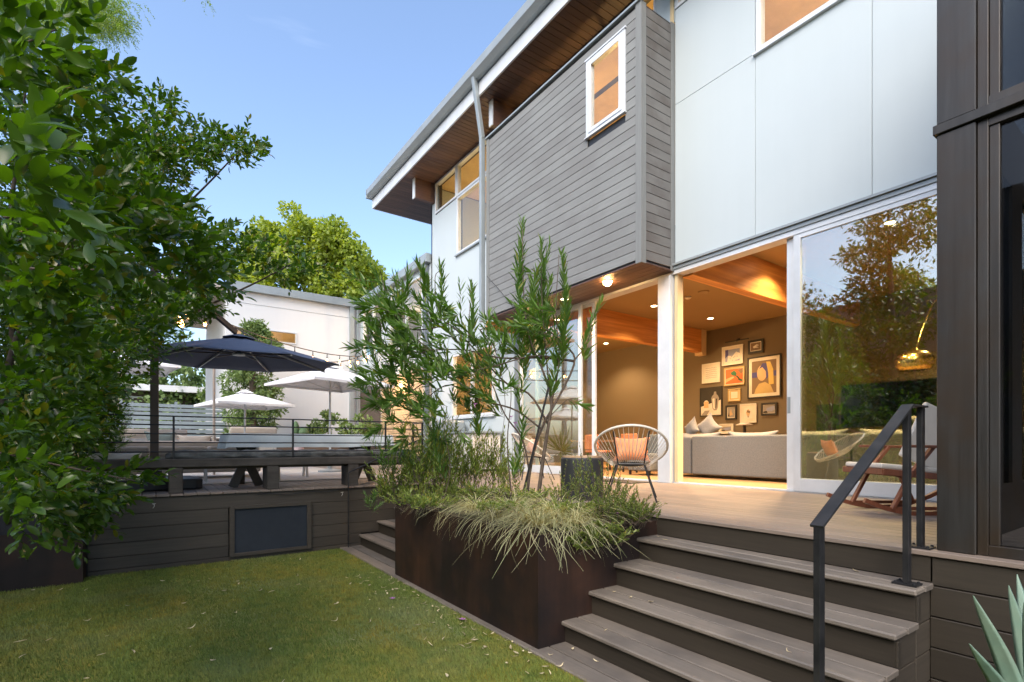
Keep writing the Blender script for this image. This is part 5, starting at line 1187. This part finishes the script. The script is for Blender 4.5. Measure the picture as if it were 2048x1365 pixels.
# ---------------- under planting of the big planter
def bush(name, lab, spec, L, asp, mat, base, cat='shrub', tpl=T_NARROW, grp=None, nl=26, singles=0):
    t = thing(name, base, lab, cat, grp); global LV; LV = Leaves(); S_ = []
    for (px, py, t_, rx, ry, rt, n, hx, hy) in spec:
        for _ in range(n):
            b = ball(1)[0]; x, y, tt = px + rx * b[0], py + ry * b[1], t_ + rt * b[2]
            e = at_t(x + hx * random.gauss(0, 1), y - hy * random.uniform(.5, 1.2), tt + random.uniform(-.1, .1)); s_ = at_t(x, y, tt)
            plume(s_, e, nl, L, asp, .9); S_.append((s_, e))
    foliage(t, *LV.get(), tpl, mat, singles); m = MB()
    for s_, e in S_: m.tube([s_ - Vector((0, 0, .05)), e], [.0025, .0012], 4)
    struct(m.build('stems', 'bark', t), 'stuff'); return t
bush('upright_shrub', 'small leaved yellow green shrub with upright shoots before the black drum', [(1190, 1000, 4.9, 90, 40, .4, 60, 14, 52), (1240, 1030, 4.4, 65, 26, .2, 80, 22, 32), (1180, 960, 5.0, 50, 20, .2, 8, 8, 70), (1270, 1035, 4.3, 45, 16, .1, 40, 25, 22)], .038, .32, 'shrub', (3.4, 3.9, .8), nl=24)
bush('trailing_shrub', 'dense low green shrub spilling over the near right rim of the planter', [(1190, 1075, 4.15, 70, 22, .12, 60, 25, 14), (1150, 1085, 4.1, 45, 16, .1, 30, 20, 5)], .042, .34, 'shrub', (3.0, 3.3, .8), nl=22)
bush('leafy_shrub', 'bushy green shrub with purple flowers at the far left end of the planter', [(880, 960, 6.2, 100, 45, .4, 140, 20, 55), (800, 985, 6.3, 50, 35, .2, 50, 22, 40), (960, 940, 6.4, 70, 40, .4, 60, 15, 55), (880, 900, 6.5, 70, 40, .3, 45, 14, 45), (1010, 960, 6.2, 50, 30, .3, 30, 12, 50)], .08, .20, 'shrub', (2.7, 5.4, .8), nl=22)
bush('oleander_shoots', 'bright green pointed shoots leaning out past the left end of the planter', [(745, 1015, 6.1, 12, 12, .1, 5, 14, 30), (780, 930, 6.2, 30, 30, .2, 16, 16, 45), (835, 930, 6.1, 40, 30, .2, 14, 14, 50)], .10, .13, 'willow', (2.5, 5.7, .8), nl=20)
for k, (px, py, t_) in enumerate(((770, 917, 6.2), (1165, 700, 5.9), (950, 810, 5.6), (1030, 848, 5.6), (1022, 835, 5.7), (1236, 1030, 4.3))):
    p = at_t(px, py, t_); m = MB()
    for j in range(5):
        a = j * 1.256; d = Vector((math.cos(a), math.sin(a) * .6, .6)); n = len(m.v); s_ = Vector((-math.sin(a), math.cos(a), 0)) * .010
        m.v += [tuple(p), tuple(p + d * .022 + s_), tuple(p + d * .034), tuple(p + d * .022 - s_)]; m.f.append((n, n + 1, n + 2, n + 3))
    m.tube([p, p - Vector((0, 0, .03))], .003, 5); tag(m.build('flower', 'petal'), ('purple flower at the far left end of the planter shrubs', 'purple flower at the shrub stem fork beside the right plume', 'purple flower low in the left leaf mass of the shrub', 'pink purple flower before the white post left of the shrub stems', 'pink purple flower just above its twin near the white post', 'small red flower in the trailing shrub at the planter rim')[k], 'flower', 'purple flowers in the planter')
bush('low_filler_shrub', 'dense low leafy greens filling the rear of the planter behind the sedges', [(860, 1010, 5.3, 70, 12, .12, 50, 20, 18), (1000, 1020, 4.7, 60, 10, .12, 30, 20, 16), (960, 990, 5.9, 90, 12, .15, 60, 18, 20), (1080, 1000, 5.5, 70, 12, .15, 50, 18, 22), (870, 1000, 6.0, 60, 14, .2, 60, 18, 22), (1150, 1030, 4.7, 50, 14, .2, 50, 18, 20)], .045, .30, 'shrub', (3.4, 4.5, .8), nl=20)
# blond sedge tussocks hanging over the front rim
def tussock(c, n, L, lab, spread=1.0, lean=(0, 0), mat='grassy'):
    t = thing('sedge_tussock', c, lab, 'grass tuft', 'blond sedge tufts in the planter'); K = 9
    az = rng.random(n) * 6.283; l = L * (.55 + .6 * rng.random(n)); th0 = .1 + .55 * rng.random(n) * spread; th1 = 1.7 + 1.3 * rng.random(n)
    hd_ = np.stack([np.cos(az) + lean[0], np.sin(az) + lean[1], np.zeros(n)], 1); hd_ = norm(hd_); sd = np.stack([-hd_[:, 1], hd_[:, 0], np.zeros(n)], 1)
    P = np.zeros((n, K, 3)); P[:, 0] = np.array(c)[None] + rng.normal(size=(n, 3)) * np.array([.035, .035, .005])
    tw = rng.normal(size=n) * .5
    for j in range(1, K):
        f = j / (K - 1); th = th0 + (th1 - th0) * f ** .85
        P[:, j] = P[:, j - 1] + (hd_ * np.sin(th)[:, None] + ZV * np.cos(th)[:, None] + sd * (tw * f)[:, None]) * (l / K)[:, None]
    # blades cannot pass through the soil or the rim: they lie on them
    inside = (P[:, :, 0] > 2.37) & (P[:, :, 0] < 3.77) & (P[:, :, 1] > 3.06) & (P[:, :, 1] < 5.86)
    P[:, :, 2] = np.where(inside, np.maximum(P[:, :, 2], .885), P[:, :, 2])
    wd = .0028 * (1 - .75 * np.linspace(0, 1, K) ** 2)[None, :, None] * (0.8 + .7 * rng.random((n, 1, 1)))
    V = np.stack([P - sd[:, None] * wd, P + sd[:, None] * wd], 2).reshape(n, K * 2, 3) - np.array(t.location)
    me = bpy.data.meshes.new('blades'); me.vertices.add(n * K * 2); me.vertices.foreach_set('co', V.ravel().astype(np.float32))
    fl = np.array([(2 * j, 2 * j + 1, 2 * j + 3, 2 * j + 2) for j in range(K - 1)]).ravel()
    me.loops.add(n * len(fl)); me.loops.foreach_set('vertex_index', (fl[None] + (np.arange(n) * K * 2)[:, None]).ravel().astype(np.int32))
    me.polygons.add(n * (K - 1)); me.polygons.foreach_set('loop_start', np.arange(0, n * len(fl), 4, dtype=np.int32)); me.update(calc_edges=True); me.materials.append(M[mat])
    o = bpy.data.objects.new('blades', me); COL.objects.link(o); o.parent = t; o['kind'] = 'stuff'; return t
tussock((2.62, 3.42, .84), 230, .78, 'largest blond sedge tuft hanging over the near corner of the planter', 1.3, (-.25, -.2))
tussock((2.95, 3.30, .84), 200, .66, 'blond sedge tuft drooping over the right side of the planter', 1.3, (-.05, -.25))
tussock((2.60, 3.95, .84), 170, .68, 'blond sedge tuft at the middle of the planter front rim', 1.3, (-.2, 0))
tussock((3.02, 3.62, .84), 300, .72, 'bright blond sedge tuft in the middle of the planter, tallest one', .6, (-.15, -.1))
tussock((2.98, 4.25, .84), 260, .70, 'blond sedge tuft just before the shrub stems', .6, (-.2, 0))
tussock((2.75, 4.60, .84), 320, .58, 'silvery sedge tuft left of the shrub stems', 1.0, (-.2, 0))
tussock((3.1, 3.9, .84), 260, .5, 'short sedge tuft behind the near corner tufts', 1.0, (0, 0))
tussock((2.62, 5.2, .84), 150, .5, 'silvery green sedge tuft at the far left rim of the planter', 1.0, (-.25, 0))

# ---------------- agave in the near right corner
ag = thing('agave', (2.85, .42, .05), 'pale blue green agave with long pointed leaves in the bottom right corner', 'agave')
base = at_t(2098, 1560, 2.0); base.z = .12; ag.location = base
tips = [(1946, 1191, 1.85), (2017, 1171, 1.95), (1938, 1287, 1.7), (2034, 1149, 2.15), (2048, 1205, 1.8), (2090, 1120, 2.0), (2140, 1140, 1.9), (2200, 1200, 2.1), (2000, 1400, 1.6), (2230, 1330, 1.8), (2120, 1160, 2.3)]
for k, (px, py, t_) in enumerate(tips):
    e = at_t(px, py, t_); pts = smoothline([base, base.lerp(e, .5) + Vector((0, 0, .10)), e], 12); m = MB(); d = (e - base).normalized(); vw = (base.lerp(e, .5) - Vector((0, 0, CAM_Z))).normalized()
    s_ = d.cross(vw).normalized(); s_ = (s_ + vw * random.uniform(-.4, .4)).normalized(); u_ = s_.cross(d).normalized()
    for j, p in enumerate(pts):
        f = j / 12; w_ = .034 * (math.sin(math.pi * (.25 + .72 * f)) if f < 1 else .02) + .001; 
        for (a, b) in ((-1, .35), (-.5, .05), (0, -.08), (.5, .05), (1, .35)): m.v.append(tuple(p + s_ * (w_ * a) - u_ * (w_ * b)))
        for (a, b) in ((.5, .25), (0, .15), (-.5, .25)): m.v.append(tuple(p + s_ * (w_ * a * .9) + u_ * (-w_ * b - .004)))
    for j in range(12):
        for q in range(8): m.f.append((j * 8 + q, j * 8 + (q + 1) % 8, (j + 1) * 8 + (q + 1) % 8, (j + 1) * 8 + q))
    m.build('leaf', 'agave', ag, True)

# ---------------- trees beyond
def crown(parent, lobes, nper, L, mat, seed, asp=.8, tpl=T_QUAD, clump=.8, ncl=10):
    LV = Leaves()
    for (c, r) in lobes:
        c = np.array(c); r = np.array(r, float)
        for _ in range(ncl):
            d = norm(rng.normal(size=(1, 3)))[0]; cc = c + d * r * (.45 + .6 * rng.random()); cr = clump * (.5 + .7 * rng.random())
            v = norm(rng.normal(size=(nper, 3))); rr = cr * (.55 + .5 * rng.random(nper))[:, None]; P = cc + v * rr * np.array([1, 1, .8])
            D = norm(v + rng.normal(size=(nper, 3)) * .7 - ZV * .2); l = L * (.6 + .8 * rng.random(nper)); LV.add(P, D, norm(v + rng.normal(size=(nper, 3)) * .5), l, l * asp)
    return foliage(parent, *LV.get(), tpl, mat)
def tree(base, lobes_px, t_, nper, L, mat, lab, clump, ncl, tr_r=.3, name='tree', grp='trees beyond the houses', depth=1.0):
    b = at_t(*base); b.z = 0; tt = thing(name, b, lab, 'tree', grp); lb = []
    for (px, py, rp) in lobes_px: c = at_t(px, py, t_ + random.uniform(-.8, .8)); r = rp / FPX * t_; lb.append((tuple(c), (r, r * depth, r)))
    crown(tt, lb, nper, L, mat, 1, clump=clump, ncl=ncl)
    cen = sum((Vector(c) for c, r in lb), Vector()) / len(lb); MB().tube(smoothline([b, b.lerp(cen, .5) + Vector((.2, 0, 0)), cen], 8), [tr_r * (1 - .08 * i) for i in range(9)], 8).build('trunk', 'bark', tt, True)
    for c, r in lb: MB().tube(smoothline([b.lerp(cen, .6), b.lerp(cen, .6).lerp(Vector(c), .5) - Vector((0, 0, .4)), Vector(c)], 6), [.12 * (1 - .11 * i) for i in range(7)], 6).build('limb', 'bark', tt, True)
    return tt
tree((620, 900, 34), [(535, 480, 48), (600, 470, 45), (655, 490, 45), (700, 520, 42), (740, 550, 28), (520, 540, 48), (580, 560, 55), (650, 570, 50), (710, 590, 45), (560, 520, 40), (640, 520, 40), (600, 620, 60), (690, 640, 50)], 34, 210, .22, 'treeleaf', 'sunlit yellow green maple with wide rounded crown above the white building', .75, 15, .35)
tree((385, 900, 31), [(385, 740, 55), (340, 780, 50), (420, 790, 40), (360, 840, 45), (440, 830, 30), (300, 740, 50)], 31, 110, .20, 'conif', 'pale green tree beyond the slat fence behind the navy parasol', .8, 12, .2)
tree((250, 900, 30), [(220, 700, 90), (150, 780, 90), (280, 800, 70)], 30, 110, .26, 'conif', 'dense green tree behind the hedge, beyond the far terrace', 1.0, 14, .2)
# clipped conifer at the white wall
cf = thing('conifer', at_t(505, 860, 17), 'pale green bushy conifer standing before the white building', 'conifer'); cf.location.z = DZ + .5
lb = [];
for (px, py, rp) in ((515, 665, 22), (505, 690, 35), (500, 730, 48), (505, 770, 52), (500, 810, 55), (503, 850, 52), (535, 700, 20)): c = at_t(px, py, 17.2); r = rp / FPX * 17.2; lb.append((tuple(c), (r, r, r * .8)))
crown(cf, lb, 90, .13, 'conif', 3, clump=.22, ncl=34, asp=.35); c0 = cf.location.copy(); MB().tube([c0 - Vector((0, 0, .05)), c0 + Vector((0, 0, 2.5)), c0 + Vector((.2, 0, 4.2))], [.12, .09, .03], 8).build('trunk', 'bark', cf)
# low plants along the raised bed
for k, (px, py, rp, lb_) in enumerate(((640, 858, 22, 'loose round leaved plant right of the cactus pot'), (660, 838, 14, 'thin tall twiggy plant by the second white parasol pole'), (690, 862, 18, 'low leafy plant at the middle of the raised bed'), (728, 850, 20, 'bushy plant near the corner downspout'), (625, 862, 12, 'tiny green plant left in the raised bed'))):
    c = at_t(px, py, 18.6); t = thing('bed_plant', (c.x, c.y, DZ + .56), lb_, 'plant', 'plants in the raised bed'); r = rp / FPX * 18.6; c_ = foliage_lobes = [(tuple(c), (r, r * .6, r))]
    crown(t, c_, 30, .12, 'conif', 5, clump=.12, ncl=14, asp=.6); MB().tube([(c.x, c.y, DZ + .55), tuple(c)], [.02, .01], 6).build('stem', 'bark', t)
# spiky yucca at the stair railing
yc = thing('yucca', at_t(868, 900, 11.5), 'spiky strap leaved plant behind the end of the railing', 'plant'); yc.location.z = DZ; LV = Leaves(); n = 70
c = np.array(at_t(872, 905, 11.5)); v = norm(rng.normal(size=(n, 3)) + ZV * .9); LV.add(np.repeat(c[None], n, 0), v, norm(rng.normal(size=(n, 3)) + ZV), .55 + .25 * rng.random(n), .035 + 0 * rng.random(n)); foliage(yc, *LV.get(), T_NARROW, 'conif')
MB().lathe([(.15, 0), (.2, .35), (0, .35)], (c[0], c[1], DZ), 16).build('pot', 'gutter', yc)
# feathery overhanging tree at the top left
wt = thing('feathery_tree', (-7.5, 10.5, 0), 'light green feathery tree hanging into the top left of the sky', 'tree', 'trees beyond the houses'); LV = Leaves()
for (px, py, t_, rx, ry, rt, n) in ((150, 5, 11.5, 110, 60, 1, 900), (205, 35, 11.5, 60, 40, .6, 260), (235, 50, 11.2, 28, 25, .3, 50), (90, -40, 12, 160, 80, 1.5, 600), (260, 5, 11, 30, 12, .3, 8), (410, -8, 11, 30, 10, .3, 5), (-100, 0, 12, 150, 150, 1.5, 500)):
    b = ball(n); S = pxpts(px + rx * b[:, 0], py + ry * b[:, 1], t_ + rt * b[:, 2]); D = RV * .35 - ZV * .55 + rng.normal(size=(n, 3)) * .35; twigs(LV, S, D, .28 + .1 * rng.random(n), 16, .065, .3, .8, .6, .6)
foliage(wt, *LV.get(), T_QUAD, 'wisp'); stems(wt, [(smoothline([(-7.5, 10.5, 0), (-7.0, 10.6, 5), at_t(0, -100, 12), at_t(180, 10, 11.5)], 16), .22, .01), (smoothline([at_t(0, -100, 12), at_t(200, -60, 11.5), at_t(440, -10, 11)], 12), .05, .005)], 'bark')

# ---------------- garden side that the glass reflects
fc = thing('boarded_barn', (-5.2, 4, 0), 'tall grey boarded outbuilding along the far side of the garden, seen in the glass', 'building')
MB().box(-9, -5.36, -6, 12.2, 0, 6.3).build('roof', 'gutter', fc)
for k in range(76): board('fence_board', fc, -5.25, -5.22, -6 + k * .24, -5.77 + k * .24, .02, 6.3, 'siding', .006)
for k in range(7): MB().box(-5.34, -5.26, -6 + k * 3.0, -5.9 + k * 3.0, 0, 6.25).build('post', 'dwood', fc)
def gtree(c, h, lab, n=14, r=1.3, mat='laureld', L=.16):
    t = thing('garden_tree', (c[0], c[1], 0), lab, 'tree', 'trees along the garden fence'); lb = [((c[0] + random.uniform(-.9, .9), c[1] + random.uniform(-1.1, 1.1), h * (.35 + .6 * i / n)), (r * random.uniform(.5, 1),) * 3) for i in range(n)]
    crown(t, lb, 70, L, mat, 1, clump=.5, ncl=9, asp=.4); MB().tube([(c[0], c[1], 0), (c[0] + .2, c[1], h * .5), (c[0], c[1] + .2, h * .9)], [.14, .1, .03], 8).build('trunk', 'bark', t)
gtree((-4.3, 5.5), 4.2, 'bushy dark garden tree before the boarded outbuilding, seen in the glass', 12, 1.0)
gtree((-4.2, 2.2), 3.6, 'shorter dark garden tree before the boarded outbuilding, seen in the glass', 10, 1.0)
gtree((-4.4, 6.2), 10.0, 'tall garden tree rising before the boarded outbuilding, seen in the glass', 16, 1.0, 'laurel')
gtree((-4.2, -1.5), 3.8, 'dark garden tree left behind the photographer, seen in the glass', 10, 1.0)
gtree((-11.5, 7.6), 9.5, 'yellow green garden tree behind the boarded outbuilding, seen in the glass', 10, 1.0, 'treeleaf')

# ---------------- fallen leaves on lawn and steps
LT = []
for v in range(4):
    m = MB(); n = 7; l = (.05, .062, .04, .072)[v]; w_ = (.008, .005, .010, .004)[v]; cu = (.5, -.8, .3, 1.1)[v]
    for i in range(n):
        f = i / (n - 1); x_ = (f - .5) * l; ww = w_ * math.sin(math.pi * (.06 + .88 * f)); y_ = cu * (f - .5) ** 2 * l; z_ = .004 + .014 * abs(f - .5) ** 1.5 * (1 + v % 2)
        m.v += [(x_, y_ - ww, z_ + .004), (x_, y_, z_), (x_, y_ + ww, z_ + .004)]
    for i in range(n - 1): m.f += [(i * 3, i * 3 + 1, i * 3 + 4, i * 3 + 3), (i * 3 + 1, i * 3 + 2, i * 3 + 5, i * 3 + 4)]
    me = bpy.data.meshes.new('fallen_leaf'); me.from_pydata(m.v, [], m.f); me.materials.append(M['litter']); me.shade_smooth(); LT.append(me)
def litter(x, y, z, grp, lab):
    o = bpy.data.objects.new('fallen_leaf', random.choice(LT)); COL.objects.link(o); o.location = (x, y, z); o.rotation_euler = (random.uniform(-.3, .3), random.uniform(-.3, .3), random.uniform(0, 6.28)); s_ = random.uniform(.6, 1.2); o.scale = (s_,) * 3
    tag(o, lab, 'leaf', grp)
k = 0
while k < 170:
    if k < 110: x_, y_ = 2.33 - abs(random.gauss(0, .32)), random.uniform(1.9, 6.2)
    else: x_, y_ = random.uniform(-1.1, 2.3), random.uniform(1.8, 7.7)
    if x_ > 2.33: continue
    litter(x_, y_, .016, 'fallen leaves on the lawn', 'small dry fallen leaf lying on the green lawn'); k += 1
for i in range(15):
    s_ = random.randrange(5); litter(TX[s_] + random.uniform(.02, .24), random.uniform(1.2, 3.0), TZ[s_] + .002, 'fallen leaves on the stairs', 'small dry fallen leaf lying on a dark stair tread')
for (px, py, lb_) in ((785, 1198, 'fallen purple blossom on the lawn nearer the stairs corner'), (925, 1240, 'fallen purple blossom on the lawn nearer the planter middle')):
    p = on_z(px, py, .02); m = MB()
    for j in range(5):
        a = j * 1.256; d = Vector((math.cos(a), math.sin(a), .35)); n = len(m.v); s2 = Vector((-math.sin(a), math.cos(a), 0)) * .011; m.v += [tuple(p), tuple(p + d * .02 + s2), tuple(p + d * .032), tuple(p + d * .02 - s2)]; m.f.append((n, n + 1, n + 2, n + 3))
    tag(m.build('fallen_flower', 'petal'), lb_, 'flower', 'fallen blossoms on the lawn')
